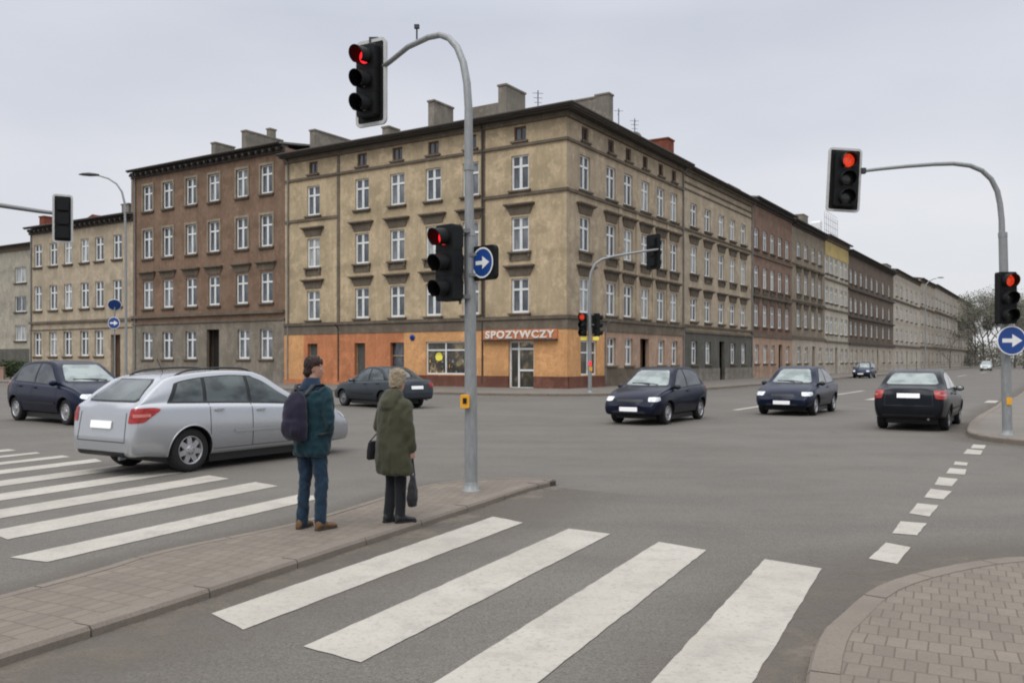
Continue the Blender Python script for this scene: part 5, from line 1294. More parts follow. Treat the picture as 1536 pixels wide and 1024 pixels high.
    # --- wheels
    key = ('wheel', R, sp.get('spokes', 7), sp.get('rim', 'rim_silver'), detail)
    if key not in WIN:
        t = MB(); t.lathe([(-.10,R*.60),(-.105,R*.72),(-.10,R*.90),(-.085,R*.97),(-.05,R),(.05,R),(.085,R*.97),(.10,R*.90),(.105,R*.72),(.095,R*.64),(.05,R*.62),(.03,R*.60)], (0,0,0), (0,1,0), 40)
        for k in range(40):
            a = 2*math.pi*k/40
        rm = MB(); rm.lathe([(.098,R*.645),(.104,R*.63),(.090,R*.595),(.05,R*.57),(-.02,R*.56)], (0,0,0), (0,1,0), 36)
        rm.lathe([(.0,R*.56),(-.01,0)], (0,0,0), (0,1,0), 24, mi=1); ns = sp.get('spokes', 7)
        for k in range(ns):
            a = 2*math.pi*k/ns; e = Vector((math.cos(a),0,math.sin(a))); s_ = Vector((-math.sin(a),0,math.cos(a))); w1, w2 = R*.15, R*.105
            A = [e*R*.10-s_*w1+Vector((0,.085,0)), e*R*.10+s_*w1+Vector((0,.085,0)), e*R*.60+s_*w2+Vector((0,.078,0)), e*R*.60-s_*w2+Vector((0,.078,0))]; B = [v-Vector((0,.04,0)) for v in A]
            rm.add(A+B, [(0,1,2,3),(0,4,5,1),(1,5,6,2),(2,6,7,3),(3,7,4,0)])
        rm.lathe([(.06,R*.24),(.092,R*.21),(.099,R*.12),(.10,0)], (0,0,0), (0,1,0), 20)
        for k in range(5):
            a = 2*math.pi*(k+.5)/5; rm.lathe([(.09,.008),(.103,.008),(.103,0)], (math.cos(a)*R*.155,0,math.sin(a)*R*.155), (0,1,0), 6, mi=1)
        WIN[key] = (t.mesh('wheel', ['tyre']), rm.mesh('rim', [sp.get('rim', 'rim_silver'), 'car_black']))
    tm_, rm_ = WIN[key]
    for ax in (0, K.wb):
        for sd_ in sides:
            y = min(K.w(ax), W2)*.955-.11; o = inst(tm_, 'wheel', root, (ax, sd_*y, R)); o.rotation_euler = (0, random.uniform(0,1.2), 0 if sd_ > 0 else math.pi)
            inst(rm_, 'rim', o, (0,0,0))
    return root
# body styles; x = 0 at the rear axle
WAGON = dict(xr=-.98, xf=3.68, wb=2.72, W=1.80, R=.345, gap=.045, zb=.235, tumble=.36, sweepr=.12,
    top=[(-.98,.56),(-.965,.66),(-.95,.76),(-.93,.90),(-.90,1.00),(-.85,1.07),(-.52,1.32),(-.38,1.40),(-.20,1.445),(.3,1.500),(.8,1.520),(1.35,1.500),(1.62,1.445),(2.2,1.16),(2.50,1.010),(2.62,.975),(3.1,.90),(3.42,.81),(3.58,.70),(3.64,.60),(3.68,.52)],
    belt=[(-.98,.55),(-.95,.76),(-.90,.985),(-.80,1.035),(.4,1.005),(1.6,.955),(2.5,.895),(3.2,.80),(3.55,.66),(3.68,.50)],
    dlo=((-.36,.62),(2.30,-.2)), windows=[(-.31,.62,.27,.10),(.34,.10,1.17,.02),(1.24,.02,2.24,-.2)], seams=[.36,1.21,2.28], seam_curve=-.02, handles=[.52,1.38], strip_z=.60, strip_mat='paint_silver',
    ws=((1.00,.66),(1.43,.50)), rw=((1.085,.60),(1.375,.46)), glass='car_glass', rw_mat='car_glass', mirror=2.18,
    hl=dict(z=.70, poly=[(-.12,-.08),(.16,-.05),(.26,.06),(.0,.07),(-.12,.03)]), tl=dict(z=.885, poly=[(-.13,-.12),(.10,-.11),(.29,.08),(.20,.11),(-.09,.10)]),
    grille=(.42,.55,.64), plate_f=.40, plate_r=.74, boot=(.60,.50,.92), roof_gap=.10, rails=(-.1,1.45), spokes=7, aerial=.1)
HATCH = dict(xr=-.66, xf=3.34, wb=2.50, W=1.70, R=.312, zb=.265, tumble=.38, sweepr=.12,
    top=[(-.66,.54),(-.64,.72),(-.61,.86),(-.56,.98),(-.30,1.22),(-.14,1.35),(.06,1.43),(.5,1.470),(1.0,1.475),(1.35,1.44),(1.60,1.36),(2.05,1.10),(2.28,.975),(2.40,.945),(2.85,.86),(3.10,.77),(3.25,.67),(3.31,.58),(3.34,.50)],
    belt=[(-.66,.53),(-.62,.80),(-.52,.955),(.3,.945),(1.4,.90),(2.3,.865),(2.9,.77),(3.2,.64),(3.34,.48)],
    dlo=((-.20,.45),(2.12,-.2)), windows=[(-.12,.45,.92,.0),(1.00,.0,2.05,-.2)], seams=[.94,2.08], handles=[1.10], strip_z=.52,
    ws=((.985,.63),(1.37,.47)), rw=((1.0,.58),(1.345,.46)), glass='car_glass_dark', mirror=1.98,
    hl=dict(z=.655, poly=[(-.14,-.06),(.10,-.055),(.22,-.02),(.20,.06),(-.10,.055)]), tl=dict(z=.84, poly=[(-.05,-.16),(.10,-.16),(.16,.12),(.0,.14)]),
    grille=(.40,.585,.655), plate_f=.43, plate_r=.66, boot=(.56,.52,.92), spokes=8, rim='rim_silver', aerial=.35)
SEDAN = dict(xr=-.98, xf=3.42, wb=2.62, W=1.74, R=.318, zb=.27, tumble=.40, sweepr=.16,
    top=[(-.98,.56),(-.965,.72),(-.94,.86),(-.90,.955),(-.80,.985),(-.55,1.00),(-.38,1.035),(.10,1.29),(.30,1.375),(.60,1.42),(1.0,1.435),(1.35,1.41),(1.62,1.33),(2.10,1.07),(2.34,.96),(2.46,.93),(2.9,.855),(3.18,.765),(3.33,.66),(3.39,.57),(3.42,.50)],
    belt=[(-.98,.55),(-.94,.82),(-.85,.93),(-.3,.945),(.6,.925),(1.5,.895),(2.3,.865),(2.95,.775),(3.28,.64),(3.42,.48)],
    dlo=((-.12,.75),(2.14,-.2)), windows=[(.0,.75,.92,.02),(1.0,.02,2.07,-.2)], seams=[.12,.96,2.10], handles=[.32,1.12], strip_z=.52,
    ws=((.97,.63),(1.34,.46)), rw=((1.06,.56),(1.325,.44)), glass='car_glass', mirror=2.0,
    hl=dict(z=.655, poly=[(-.15,-.06),(.10,-.06),(.24,-.02),(.22,.06),(-.10,.055)]), tl=dict(z=.80, poly=[(-.17,-.08),(.12,-.09),(.26,.02),(.24,.09),(-.17,.08)]),
    grille=(.36,.575,.65), plate_f=.42, plate_r=.72, boot=(.58,.52,.93), spokes=8, rim='rim_dull', aerial=.6)
def var(b, **kw): d = dict(b); d.update(kw); return d
def scaled(b, kz=1.0):
    """taller version of a body style"""
    d = dict(b); d['top'] = [(x, z*kz) for x, z in b['top']]; d['belt'] = [(x, z*kz) for x, z in b['belt']]
    for k in ('ws', 'rw'): d[k] = tuple((z*kz, y) for z, y in b[k])
    for k in ('hl', 'tl'): d[k] = dict(z=b[k]['z']*kz, poly=b[k]['poly'])
    d['boot'] = (b['boot'][0], b['boot'][1]*kz, b['boot'][2]*kz); d['plate_r'] = b['plate_r']*kz; d['grille'] = (b['grille'][0], b['grille'][1]*kz, b['grille'][2]*kz)
    return d
def axle(contact, heading, K_W, near):
    """rear axle centre from the contact point of one wheel; near = +1 when it is the left wheel"""
    h_ = Vector(heading).normalized(); left = Vector((-h_.y, h_.x, 0)); return Vector((*contact, 0))-left*near*(K_W/2-.12)
dLn, dRn = dL.normalized(), dR.normalized()
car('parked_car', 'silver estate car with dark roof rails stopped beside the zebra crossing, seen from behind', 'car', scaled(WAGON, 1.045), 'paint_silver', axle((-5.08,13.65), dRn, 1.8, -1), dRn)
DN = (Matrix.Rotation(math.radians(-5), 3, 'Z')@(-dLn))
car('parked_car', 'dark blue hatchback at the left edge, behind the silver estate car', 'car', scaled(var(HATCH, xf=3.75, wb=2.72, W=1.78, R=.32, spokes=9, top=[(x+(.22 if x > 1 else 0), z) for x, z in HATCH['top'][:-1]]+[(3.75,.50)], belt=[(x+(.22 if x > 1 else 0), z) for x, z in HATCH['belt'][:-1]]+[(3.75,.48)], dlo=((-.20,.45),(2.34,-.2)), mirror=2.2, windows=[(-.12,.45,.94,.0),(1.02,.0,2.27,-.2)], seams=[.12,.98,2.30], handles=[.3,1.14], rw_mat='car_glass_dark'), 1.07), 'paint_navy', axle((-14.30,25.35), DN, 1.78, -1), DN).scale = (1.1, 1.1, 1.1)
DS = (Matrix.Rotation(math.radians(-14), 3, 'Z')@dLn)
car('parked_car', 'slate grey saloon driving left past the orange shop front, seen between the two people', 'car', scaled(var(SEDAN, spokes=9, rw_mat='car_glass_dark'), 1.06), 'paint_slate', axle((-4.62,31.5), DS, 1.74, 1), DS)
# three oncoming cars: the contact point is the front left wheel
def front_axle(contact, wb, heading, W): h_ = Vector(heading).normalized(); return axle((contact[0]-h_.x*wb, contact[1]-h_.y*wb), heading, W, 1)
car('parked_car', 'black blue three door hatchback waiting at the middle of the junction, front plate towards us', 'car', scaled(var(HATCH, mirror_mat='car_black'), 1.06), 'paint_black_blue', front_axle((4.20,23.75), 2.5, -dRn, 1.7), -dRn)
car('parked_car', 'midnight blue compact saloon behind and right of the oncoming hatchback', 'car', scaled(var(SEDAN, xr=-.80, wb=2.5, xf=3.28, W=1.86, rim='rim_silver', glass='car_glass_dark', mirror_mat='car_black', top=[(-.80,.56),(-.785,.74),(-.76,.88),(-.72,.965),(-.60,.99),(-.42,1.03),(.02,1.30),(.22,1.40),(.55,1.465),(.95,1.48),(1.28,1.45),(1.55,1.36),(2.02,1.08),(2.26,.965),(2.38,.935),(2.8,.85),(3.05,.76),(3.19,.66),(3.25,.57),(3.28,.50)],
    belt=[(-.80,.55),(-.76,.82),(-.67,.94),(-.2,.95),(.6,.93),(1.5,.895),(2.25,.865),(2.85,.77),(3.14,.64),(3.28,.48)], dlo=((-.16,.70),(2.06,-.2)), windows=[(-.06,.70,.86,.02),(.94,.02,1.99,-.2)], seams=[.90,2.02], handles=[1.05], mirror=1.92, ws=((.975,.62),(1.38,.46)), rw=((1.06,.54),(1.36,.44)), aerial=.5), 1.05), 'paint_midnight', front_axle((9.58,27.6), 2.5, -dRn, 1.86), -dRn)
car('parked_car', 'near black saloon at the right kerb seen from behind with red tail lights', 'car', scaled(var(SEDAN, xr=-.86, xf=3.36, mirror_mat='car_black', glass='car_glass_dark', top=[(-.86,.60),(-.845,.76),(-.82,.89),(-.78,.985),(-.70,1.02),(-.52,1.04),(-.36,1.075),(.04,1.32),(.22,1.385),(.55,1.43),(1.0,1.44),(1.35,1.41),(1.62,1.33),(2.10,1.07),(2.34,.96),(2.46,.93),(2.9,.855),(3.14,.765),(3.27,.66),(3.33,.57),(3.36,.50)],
    belt=[(-.86,.58),(-.82,.84),(-.74,.96),(-.3,.965),(.6,.94),(1.5,.90),(2.3,.865),(2.9,.775),(3.22,.64),(3.36,.48)], tl=dict(z=.87, poly=[(-.14,-.11),(.14,-.12),(.27,-.04),(.25,.09),(-.14,.09)]), rw=((1.085,.60),(1.345,.49)), tumble=.36, plate_r=.83, boot=(.55,.60,.97)), 1.05), 'paint_charcoal', axle((10.85,21.75), dRn, 1.74, -1), dRn)
p = at(1297,567,84)
car('parked_car', 'small blue car parked at the kerb far down the right street', 'car', scaled(HATCH, 1.05), 'paint_blue', front_axle((34.9,84.8), 2.5, -dRn, 1.7), -dRn, detail=False)
car('parked_car', 'tiny pale car approaching at the end of the right street', 'car', scaled(HATCH, 1.1), 'paint_pale', front_axle((((1486-768)/F)*143,143), 2.5, -dRn, 1.7), -dRn, detail=False)
for o in COL.objects:
    if o.name.startswith('parked_car') and o.parent is None: o.name = o.name.replace('parked_car', 'car')
# ------------------------------------------------------------------ people
def organic(mb, name, mats, parent, voxel=.012, smooth=6, folds=0, fscale=(7,7,3), seed=0, pick=None):
    me = mb.mesh(name, []); o = bpy.data.objects.new(name, me); COL.objects.link(o)
    md = o.modifiers.new('r', 'REMESH'); md.mode = 'VOXEL'; md.voxel_size = voxel; md.use_smooth_shade = True
    ms = o.modifiers.new('s', 'SMOOTH'); ms.iterations = smooth; ms.factor = .5
    m2 = evaluated(o, name); bpy.data.objects.remove(o)
    if folds:
        nr = [Vector(v.normal) for v in m2.vertices]
        for v, n_ in zip(m2.vertices, nr):
            q = Vector((v.co.x*fscale[0], v.co.y*fscale[1], v.co.z*fscale[2]))+Vector((seed*3.1,0,0)); w = Vector((noise.noise(q), noise.noise(q+Vector((9,2,4))), 0))*.9
            d = noise.noise(q+w)+.5*noise.noise(q*2.3+w); v.co = v.co+n_*folds*d
    m2.materials.clear()
    for m in ([mats] if isinstance(mats, str) else mats): m2.materials.append(M(m))
    if pick:
        for f in m2.polygons: f.material_index = pick(f.center)
    m2.polygons.foreach_set('use_smooth', [True]*len(m2.polygons)); m2.update()
    o = bpy.data.objects.new(name, m2); COL.objects.link(o); o.parent = parent; return o
def limb(mb, pts, n=14, flat=1.0):
    """pts: (point, radius); closed tapered chain with ball joints"""
    P = [Vector(p) for p, r in pts]; rows = []
    for i, (p, r) in enumerate(pts):
        d = (P[min(i+1, len(P)-1)]-P[max(i-1, 0)]).normalized(); rows.append((P[i], r, r*flat, d if d.z >= 0 else -d))
    # keep ring orientation consistent
    mb.tube(P, [r for _, r in pts], n)
    mb.ball(P[0], pts[0][1]*.98, 10); mb.ball(P[-1], pts[-1][1]*.98, 10)
def hand(mb, wrist, down, fwd, side, curl=.5, s=1.0):
    """palm, four unequal fingers with knuckle bends and a thumb leaving the side of the palm; down = wrist to fingers, fwd = back of hand side normal"""
    wrist, d, f, sd = Vector(wrist), Vector(down).normalized(), Vector(fwd).normalized(), Vector(side).normalized()
    pl = MB()
    for k in range(4):
        a = wrist+d*.01*s+sd*((k-1.5)*.013*s); b = wrist+d*.085*s+sd*((k-1.5)*.020*s); limb(mb, [(a,.014*s),(a.lerp(b,.5),.0155*s),(b,.0115*s)], 8)
    for k, L in enumerate((.066,.076,.071,.056)):
        base = wrist+d*.085*s+sd*((k-1.5)*.020*s); a1, a2, a3 = curl*.6, curl*1.5, curl*2.2
        p1 = base+(d*math.cos(a1)-f*math.sin(a1))*L*.48*s; p2 = p1+(d*math.cos(a2)-f*math.sin(a2))*L*.30*s; p3 = p2+(d*math.cos(a3)-f*math.sin(a3))*L*.24*s
        limb(mb, [(base,.0095*s),(p1,.0088*s),(p2,.0080*s),(p3,.0068*s)], 8)
    tb = wrist+d*.025*s-sd*.028*s; t1 = tb+(d*.75-sd*.55-f*.25).normalized()*.034*s; t2 = t1+(d*.92-sd*.1-f*.45).normalized()*.028*s
    limb(mb, [(tb,.0135*s),(t1,.0105*s),(t2,.0082*s)], 8)
def head_mesh(mb, c, s=1.0):
    """c = centre of the skull; the face looks along +x"""
    c = Vector(c)
    R = [(-.125,-.012,.045,.040),(-.108,.018,.058,.050),(-.085,.018,.070,.058),(-.05,.010,.082,.066),(-.01,.002,.093,.073),(.035,-.004,.097,.075),(.075,-.008,.088,.068),(.105,-.010,.062,.050),(.122,-.012,.025,.02)]
    mb.loft([(c+Vector((x,0,z))*s, rx*s, ry*s) for z, x, rx, ry in R], 20)
    mb.loft([(c+Vector((.083,0,-.045))*s,.022*s,.018*s),(c+Vector((.088,0,-.033))*s,.027*s,.017*s),(c+Vector((.080,0,-.005))*s,.020*s,.012*s),(c+Vector((.074,0,.020))*s,.016*s,.010*s)], 10)
    mb.ball(c+Vector((.070,0,-.098))*s, (.022*s,.024*s,.018*s), 8)           # chin
    mb.ball(c+Vector((.078,0,-.072))*s, (.017*s,.024*s,.009*s), 8)           # lips
    mb.ball(c+Vector((.074,0,.026))*s, (.017*s,.055*s,.012*s), 8)            # brow
    for q in (-1,1):
        mb.loft([(c+Vector((-.002,q*.074,-.035))*s,.012*s,.007*s),(c+Vector((-.006,q*.079,-.012))*s,.018*s,.008*s),(c+Vector((-.008,q*.081,.012))*s,.020*s,.009*s),(c+Vector((-.006,q*.078,.026))*s,.012*s,.007*s)], 8)
        mb.ball(c+Vector((.052,q*.042,-.025))*s, (.022*s,.02*s,.02*s), 8)
def face_bits(root, c, rot, s=1.0):
    for q in (-1,1):
        mb = MB(); mb.ball((0,0,0), (.012*s,.012*s,.012*s), 10); mb.ball((.0075*s,0,0), (.0062*s,.0062*s,.0062*s), 8, mi=1)
        o = mb.build('eye', ['eye_white', 'iris'], root); o.location = Vector(c)+rot@Vector((.076*s,q*.031*s,.004*s)); o.rotation_euler = rot.to_euler()
    mb = MB(); mb.ball((0,0,0), (.006*s,.022*s,.0035*s), 8); o = mb.build('mouth', 'lip', root); o.location = Vector(c)+rot@Vector((.093*s,0,-.072*s)); o.rotation_euler = rot.to_euler()
def hair_mesh(c, rot, s, R, nm, mat, root, rough=.012, seed=1, fs=34, cut=None):
    me = MB(); me.loft([(Vector((x,0,z))*s, rx*s, ry*s) for z, x, rx, ry in R], 26)
    for b in (cut or []): me.ball(Vector(b[0])*s, tuple(k*s for k in b[1]), 10)
    o = organic(me, nm, mat, root, .008, 3)
    for v in o.data.vertices:
        n_ = Vector(v.normal); p = v.co; v.co = p+n_*(rough*noise.noise(Vector((p.x*fs,p.y*fs,p.z*fs*.5+seed)))+rough*.6*noise.noise(Vector((p.x*fs*2.6,p.y*fs*2.6,p.z*fs*1.2+seed*3))))
    o.location = c; o.rotation_euler = rot.to_euler(); return o
def shoe(mb, heel, ang, L=.27, w=.048, h=.075):
    """low shoe; heel point on the ground, ang = heading of the toe"""
    h0 = Vector(heel); e = Vector((math.cos(ang), math.sin(ang), 0)); s_ = Vector((-e.y, e.x, 0)); rows = []
    for t, ww, hh in ((0,.028,.055),(.05,.037,.080),(.2,.040,.095),(.38,.038,.088),(.55,.042,.060),(.72,.048,.050),(.88,.042,.042),(.97,.025,.030),(1.0,.010,.018)):
        ww *= w/.048; p = h0+e*(t*L); ring = []
        for k in range(14):
            a = 2*math.pi*k/14; z = math.sin(a); ring.append(p+s_*(ww*math.cos(a)*(1 if z < .2 else 1-.35*z))+Vector((0,0,hh*(.5+.5*z) if z > -.85 else 0)))
        rows.append(ring)
    mb.add([v for r_ in rows for v in r_], [(j*14+k, j*14+(k+1)%14, (j+1)*14+(k+1)%14, (j+1)*14+k) for j in range(8) for k in range(14)]+[tuple(range(14))[::-1], tuple(range(112,126))], 0, True)
def sole(mb, heel, ang, L=.275, w=.05):
    h0 = Vector(heel); e = Vector((math.cos(ang), math.sin(ang), 0)); s_ = Vector((-e.y, e.x, 0)); pts = []
    for t, ww in ((-.01,.022),(.05,.036),(.25,.038),(.45,.036),(.7,.048),(.88,.042),(.98,.02)): pts.append((t, ww))
    poly = [h0+e*(t*L)+s_*ww for t, ww in pts]+[h0+e*(t*L)-s_*ww for t, ww in reversed(pts)]; n_ = len(poly)
    mb.add([p+Vector((0,0,.001)) for p in poly]+[p+Vector((0,0,.022)) for p in poly], [tuple(range(n_))[::-1], tuple(range(n_, 2*n_))]+[(i,(i+1)%n_,n_+(i+1)%n_,n_+i) for i in range(n_)])
ZI = hI-.004
# --- the man: +x is the way he faces
mr0 = at(468, 790, 8.68); heading = math.radians(66)
man = empty('person', (mr0.x, 8.68, ZI), 'dark haired man in teal jacket and blue jeans with his back to us', 'person', None, heading)
ks = .965
def S(v): return Vector(v)*ks
hip_l, hip_r = S((0,.085,.90)), S((0,-.085,.90)); kn_l, kn_r = S((.015,.105,.49)), S((.02,-.115,.49)); an_l, an_r = S((-.03,.115,.085)), S((-.02,-.135,.085))
mb = MB()
for a, k, b in ((hip_l,kn_l,an_l),(hip_r,kn_r,an_r)): limb(mb, [(a,.085*ks),(a.lerp(k,.45),.074*ks),(k,.055*ks),(k.lerp(b,.35),.053*ks),(b,.040*ks)])
mb.loft([(S((0,0,.84)),.10,.155),(S((0,0,.95)),.11,.165),(S((0,0,1.05)),.10,.155),(S((-.01,0,1.22)),.11,.165),(S((-.015,0,1.36)),.11,.185),(S((-.01,0,1.44)),.085,.15),(S((0,0,1.49)),.055,.065),(S((.015,0,1.60)),.05,.052)], 20)
sh_l, sh_r = S((-.01,.19,1.40)), S((-.01,-.19,1.40)); el_l, el_r = S((-.02,.27,1.12)), S((-.03,-.265,1.12)); wr_l, wr_r = S((.12,.19,.93)), S((.12,-.12,.90))
for a, k, b in ((sh_l,el_l,wr_l),(sh_r,el_r,wr_r)): limb(mb, [(a,.052),(a.lerp(k,.5),.046),(k,.038),(k.lerp(b,.4),.036),(b,.026)])
hrot = Matrix.Rotation(math.radians(-56), 3, 'Z')@Matrix.Rotation(math.radians(4), 3, 'Y')
hc = S((.035,0,1.655)); hm = MB(); head_mesh(hm, (0,0,0), .98)
hm.v = [tuple(hrot@Vector(v)+hc) for v in hm.v]; n0 = len(mb.v); mb.v += hm.v; mb.f += [tuple(i+n0 for i in f) for f in hm.f]; mb.mi += hm.mi; mb.sm += hm.sm
hand(mb, wr_l, (.5,-.1,-1), (0,1,0), (1,0,.4), .7); hand(mb, wr_r, (.35,.05,-1), (0,-1,0), (1,0,.35), .6)
organic(mb, 'body', 'skin', man, .0085, 3); face_bits(man, hc, hrot, .98)
hair_mesh(hc, hrot, .93, [(-.100,-.050,.040,.052),(-.075,-.055,.060,.070),(-.05,-.048,.074,.082),(-.01,-.030,.082,.084),(.03,-.018,.102,.094),(.07,-.010,.108,.094),(.105,-.008,.092,.078),(.132,-.010,.050,.045),(.135,-.01,.02,.02)], 'hair', 'brown_hair', man, .012, 3, 55)
mb = MB()
for a, k, b in ((hip_l,kn_l,an_l),(hip_r,kn_r,an_r)): limb(mb, [(a,.104*ks),(a.lerp(k,.45),.092*ks),(k,.074*ks),(k.lerp(b,.35),.071*ks),(k.lerp(b,.8),.066*ks),(b-Vector((0,0,.03)),.066*ks)], 16)
mb.loft([(S((0,0,.80)),.115,.165),(S((0,0,.90)),.128,.182),(S((0,0,1.02)),.118,.175)], 20)
organic(mb, 'jeans', 'jeans', man, .010, 4, .016, (11,11,8), 1)
mb = MB()   # hip length jacket, a little blouson above the hem
mb.loft([(S((0,0,.755)),.150,.205),(S((0,0,.79)),.165,.222),(S((0,0,.90)),.165,.218),(S((0,0,1.05)),.152,.205),(S((-.01,0,1.20)),.150,.215),(S((-.02,0,1.33)),.146,.228),(S((-.018,0,1.41)),.118,.200),(S((-.01,0,1.465)),.085,.115),(S((.005,0,1.515)),.072,.080),(S((.012,0,1.545)),.066,.072)], 26)
for a, k, b in ((sh_l,el_l,wr_l),(sh_r,el_r,wr_r)): limb(mb, [(a+Vector((0,0,-.015)),.082),(a.lerp(k,.5),.072),(k,.066),(k.lerp(b,.45),.062),(b-Vector((.02,0,-.035)),.052)], 16)
def jp(c): return 0
organic(mb, 'jacket', 'teal_jacket', man, .0105, 4, .020, (9,9,7), 2)
mb = MB(); mb.loft([(S((-.012,0,1.43)),.118,.155),(S((-.015,0,1.485)),.105,.120),(S((-.006,0,1.535)),.086,.092),(S((.004,0,1.56)),.078,.082)], 20); organic(mb, 'collar', 'navy_collar', man, .009, 3, .006)
for a, ang in ((an_l, .10), (an_r, -.22)):
    mb = MB(); hp = Vector((a.x-.075, a.y, .012)); shoe(mb, hp, ang, .285, .052, .08); o = organic(mb, 'shoe', 'brown_suede', man, .007, 2)
    mb = MB(); sole(mb, Vector((a.x-.078, a.y, -.008+.008)), ang, .29); mb.build('sole', 'sole', o)
# backpack worn on his back, slung to the left
bp = empty('backpack', (mr0.x, 8.68, ZI), 'dark purple backpack worn on the back of the man in the teal jacket', 'backpack', None, heading)
mb = MB(); mb.loft([(S((-.215,.045,.93)),.060,.115),(S((-.235,.045,.96)),.088,.140),(S((-.245,.045,1.08)),.100,.152),(S((-.240,.05,1.20)),.096,.150),(S((-.225,.05,1.31)),.082,.132),(S((-.205,.05,1.385)),.060,.100),(S((-.20,.05,1.415)),.03,.06)], 24)
mb.loft([(S((-.315,.045,.97)),.030,.10),(S((-.335,.045,1.03)),.036,.115),(S((-.33,.045,1.12)),.034,.11),(S((-.315,.045,1.16)),.02,.09)], 16)
organic(mb, 'pack', 'purple_nylon', bp, .010, 4, .010, (7,7,6), 5)
for q in (-1,1):
    mb = MB(); P_ = [S((-.16,.05+q*.085,1.38)), S((-.10,.02+q*.115,1.478)), S((-.0,q*.135,1.485)), S((.10,q*.14,1.43)), S((.155,q*.15,1.28)), S((.12,q*.19,1.10)), S((0,q*.24,1.0)), S((-.12,q*.19,.97))]
    vs = []
    for i, p_ in enumerate(P_):
        vs += [p_+Vector((0,.024,0)), p_-Vector((0,.024,0)), p_+Vector((0,-.024,.014)), p_+Vector((0,.024,.014))]
    mb.add(vs, [(4*i+a, 4*i+(a+1)%4, 4*i+4+(a+1)%4, 4*i+4+a) for i in range(len(P_)-1) for a in range(4)], 0, True); mb.build('strap', 'black_leather', bp)
mb = MB(); mb.tube([S((-.21,.02,1.40)), S((-.215,.03,1.445)), S((-.215,.065,1.445)), S((-.21,.08,1.40))], .009, 6); mb.build('grab_handle', 'black_leather', bp)
# --- the woman
wr0 = at(592, 781, 9.02); heading = math.radians(54)
wom = empty('person', (wr0.x, 9.02, ZI), 'older woman with short blonde hair in a long olive coat, standing right of the man', 'person', None, heading)
ks = .885
hip_l, hip_r = S((0,.075,.90)), S((0,-.075,.90)); kn_l, kn_r = S((.02,.070,.49)), S((.03,-.075,.49)); an_l, an_r = S((-.03,.075,.085)), S((.01,-.085,.085))
mb = MB()
for a, k, b in ((hip_l,kn_l,an_l),(hip_r,kn_r,an_r)): limb(mb, [(a,.085*ks),(a.lerp(k,.45),.074*ks),(k,.055*ks),(k.lerp(b,.35),.053*ks),(b,.040*ks)])
mb.loft([(S((0,0,.84)),.10,.155),(S((0,0,.95)),.11,.165),(S((0,0,1.05)),.10,.155),(S((-.01,0,1.22)),.11,.165),(S((-.015,0,1.36)),.11,.175),(S((-.01,0,1.44)),.085,.13),(S((.01,0,1.49)),.052,.06),(S((.035,0,1.60)),.047,.05)], 20)
sh_l, sh_r = S((-.0,.175,1.38)), S((-.0,-.175,1.38)); el_l, el_r = S((-.03,.25,1.11)), S((-.02,-.245,1.09)); wr_l, wr_r = S((.13,.24,1.00)), S((.045,-.255,.855))
for a, k, b in ((sh_l,el_l,wr_l),(sh_r,el_r,wr_r)): limb(mb, [(a,.05),(a.lerp(k,.5),.044),(k,.036),(k.lerp(b,.4),.034),(b,.024)])
hrot = Matrix.Rotation(math.radians(14), 3, 'Z')@Matrix.Rotation(math.radians(8), 3, 'Y'); hc = S((.06,0,1.655)); hm = MB(); head_mesh(hm, (0,0,0), .95)
hm.v = [tuple(hrot@Vector(v)+hc) for v in hm.v]; n0 = len(mb.v); mb.v += hm.v; mb.f += [tuple(i+n0 for i in f) for f in hm.f]; mb.mi += hm.mi; mb.sm += hm.sm
hand(mb, wr_l, (.8,-.3,-.5), (0,1,.2), (0.5,0,.8), 1.0, .9); hand(mb, wr_r, (.12,.02,-1), (0,-1,0), (1,0,.1), 1.15, .92)
organic(mb, 'body', 'skin', wom, .0085, 3); face_bits(wom, hc, hrot, .95)
hair_mesh(hc, hrot, .96, [(-.085,-.055,.042,.058),(-.06,-.048,.066,.078),(-.02,-.034,.086,.090),(.03,-.020,.100,.096),(.07,-.012,.106,.094),(.105,-.010,.090,.078),(.128,-.010,.050,.046),(.134,-.01,.02,.02)], 'hair', 'blonde_hair', wom, .012, 7, 60)
mb = MB()
for a, k, b in ((hip_l,kn_l,an_l),(hip_r,kn_r,an_r)): limb(mb, [(a,.100*ks),(a.lerp(k,.45),.090*ks),(k,.075*ks),(k.lerp(b,.5),.070*ks),(b-Vector((0,0,.035)),.066*ks)], 16)
organic(mb, 'trousers', 'black_trousers', wom, .010, 4, .007, (9,9,6), 3)
mb = MB()   # thigh length parka with a hood lying on the back
mb.loft([(S((.0,0,.565)),.150,.222),(S((.0,0,.60)),.168,.240),(S((-.01,0,.75)),.178,.236),(S((-.015,0,.92)),.172,.228),(S((-.015,0,1.08)),.158,.212),(S((-.02,0,1.22)),.150,.212),(S((-.02,0,1.33)),.136,.210),(S((-.01,0,1.41)),.108,.175),(S((.0,0,1.465)),.080,.105),(S((.012,0,1.52)),.074,.080)], 26)
for a, k, b in ((sh_l,el_l,wr_l),(sh_r,el_r,wr_r)): limb(mb, [(a+Vector((0,0,-.015)),.080),(a.lerp(k,.5),.074),(k,.070),(k.lerp(b,.5),.064),(b+Vector((0,0,.025)),.056)], 16)
mb.loft([(S((-.135,0,1.30)),.028,.075),(S((-.145,0,1.35)),.050,.115),(S((-.115,0,1.43)),.062,.130),(S((-.065,0,1.49)),.070,.115),(S((-.03,0,1.54)),.072,.095),(S((-.01,0,1.565)),.062,.08)], 20)
organic(mb, 'coat', 'olive_parka', wom, .0105, 4, .017, (8,8,5), 4)
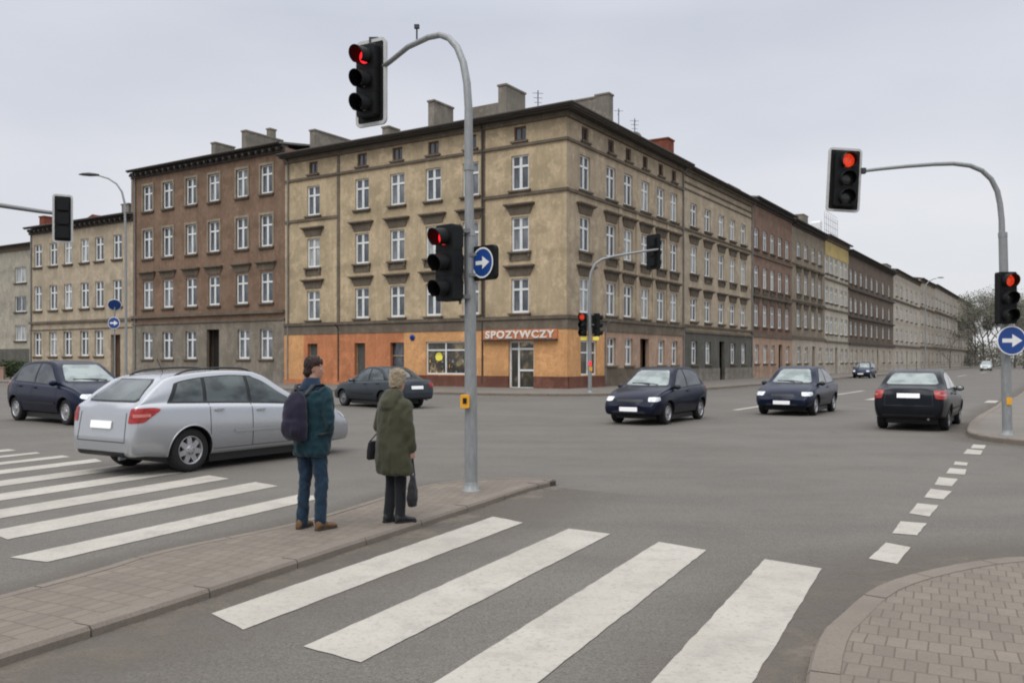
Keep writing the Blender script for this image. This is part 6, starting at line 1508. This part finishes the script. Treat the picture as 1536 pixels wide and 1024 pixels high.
for a, ang in ((an_l, -.05), (an_r, -.35)):
    mb = MB(); shoe(mb, Vector((a.x-.07, a.y, .012)), ang, .25, .047, .08); mb.loft([(Vector((a.x,a.y,.06)),.042,.040),(Vector((a.x,a.y,.13)),.046,.044)], 12); o = organic(mb, 'shoe', 'black_leather', wom, .007, 2)
    mb = MB(); sole(mb, Vector((a.x-.073, a.y, 0)), ang, .255); mb.build('sole', 'car_black', o)
# bags
def world_of(rt, v): return Matrix.Translation(rt.location)@Matrix.Rotation(rt.rotation_euler.z, 4, 'Z')@Vector(v)
gp = wr_r+Vector((.01,.0,-.095)); bw = empty('shopping_bag', (wr0.x, 9.02, ZI), 'black cloth bag hanging from the right hand of the woman in the olive coat', 'bag', None, heading)
mb = MB(); c_ = gp+Vector((.0,-.0,-.33)); mb.loft([(c_+Vector((0,0,-.16)),.04,.028),(c_+Vector((0,0,-.145)),.064,.046),(c_+Vector((0,0,-.07)),.076,.055),(c_+Vector((0,0,.02)),.066,.046),(c_+Vector((0,0,.10)),.045,.032),(c_+Vector((0,0,.17)),.026,.018)], 18); organic(mb, 'bag_body', 'black_leather', bw, .009, 3, .012, (10,10,7), 6)
for q in (-1,1):
    mb = MB(); mb.tube([c_+Vector((q*.035,0,.15)), gp+Vector((q*.018,0,-.08)), gp+Vector((q*.006,0,.004)), gp+Vector((0,0,.008))], .008, 7); mb.build('handle', 'black_leather', bw)
hb_ = empty('handbag', (wr0.x, 9.02, ZI), 'small black handbag hanging at the left side of the woman in the olive coat', 'bag', None, heading)
c_ = S((-.02,.345,.83)); mb = MB(); mb.loft([(c_+Vector((0,0,-.10)),.09,.03),(c_+Vector((0,0,-.085)),.115,.045),(c_+Vector((0,0,0)),.11,.045),(c_+Vector((0,0,.085)),.09,.034),(c_+Vector((0,0,.10)),.07,.02)], 18); organic(mb, 'bag_body', 'black_leather', hb_, .008, 3, .006)
mb = MB(); e_ = el_l.lerp(wr_l, .35)+Vector((0,.02,0)); mb.tube([c_+Vector((-.07,0,.09)), e_+Vector((-.035,.03,-.04)), e_+Vector((0,.03,.06)), e_+Vector((.035,.03,-.04)), c_+Vector((.07,0,.09))], .007, 7); mb.build('handle', 'black_leather', hb_)

for o_ in (man, bp): o_.scale = (.93,.90,1.0)
for o_ in (wom, bw, hb_): o_.scale = (.95,.92,1.0)
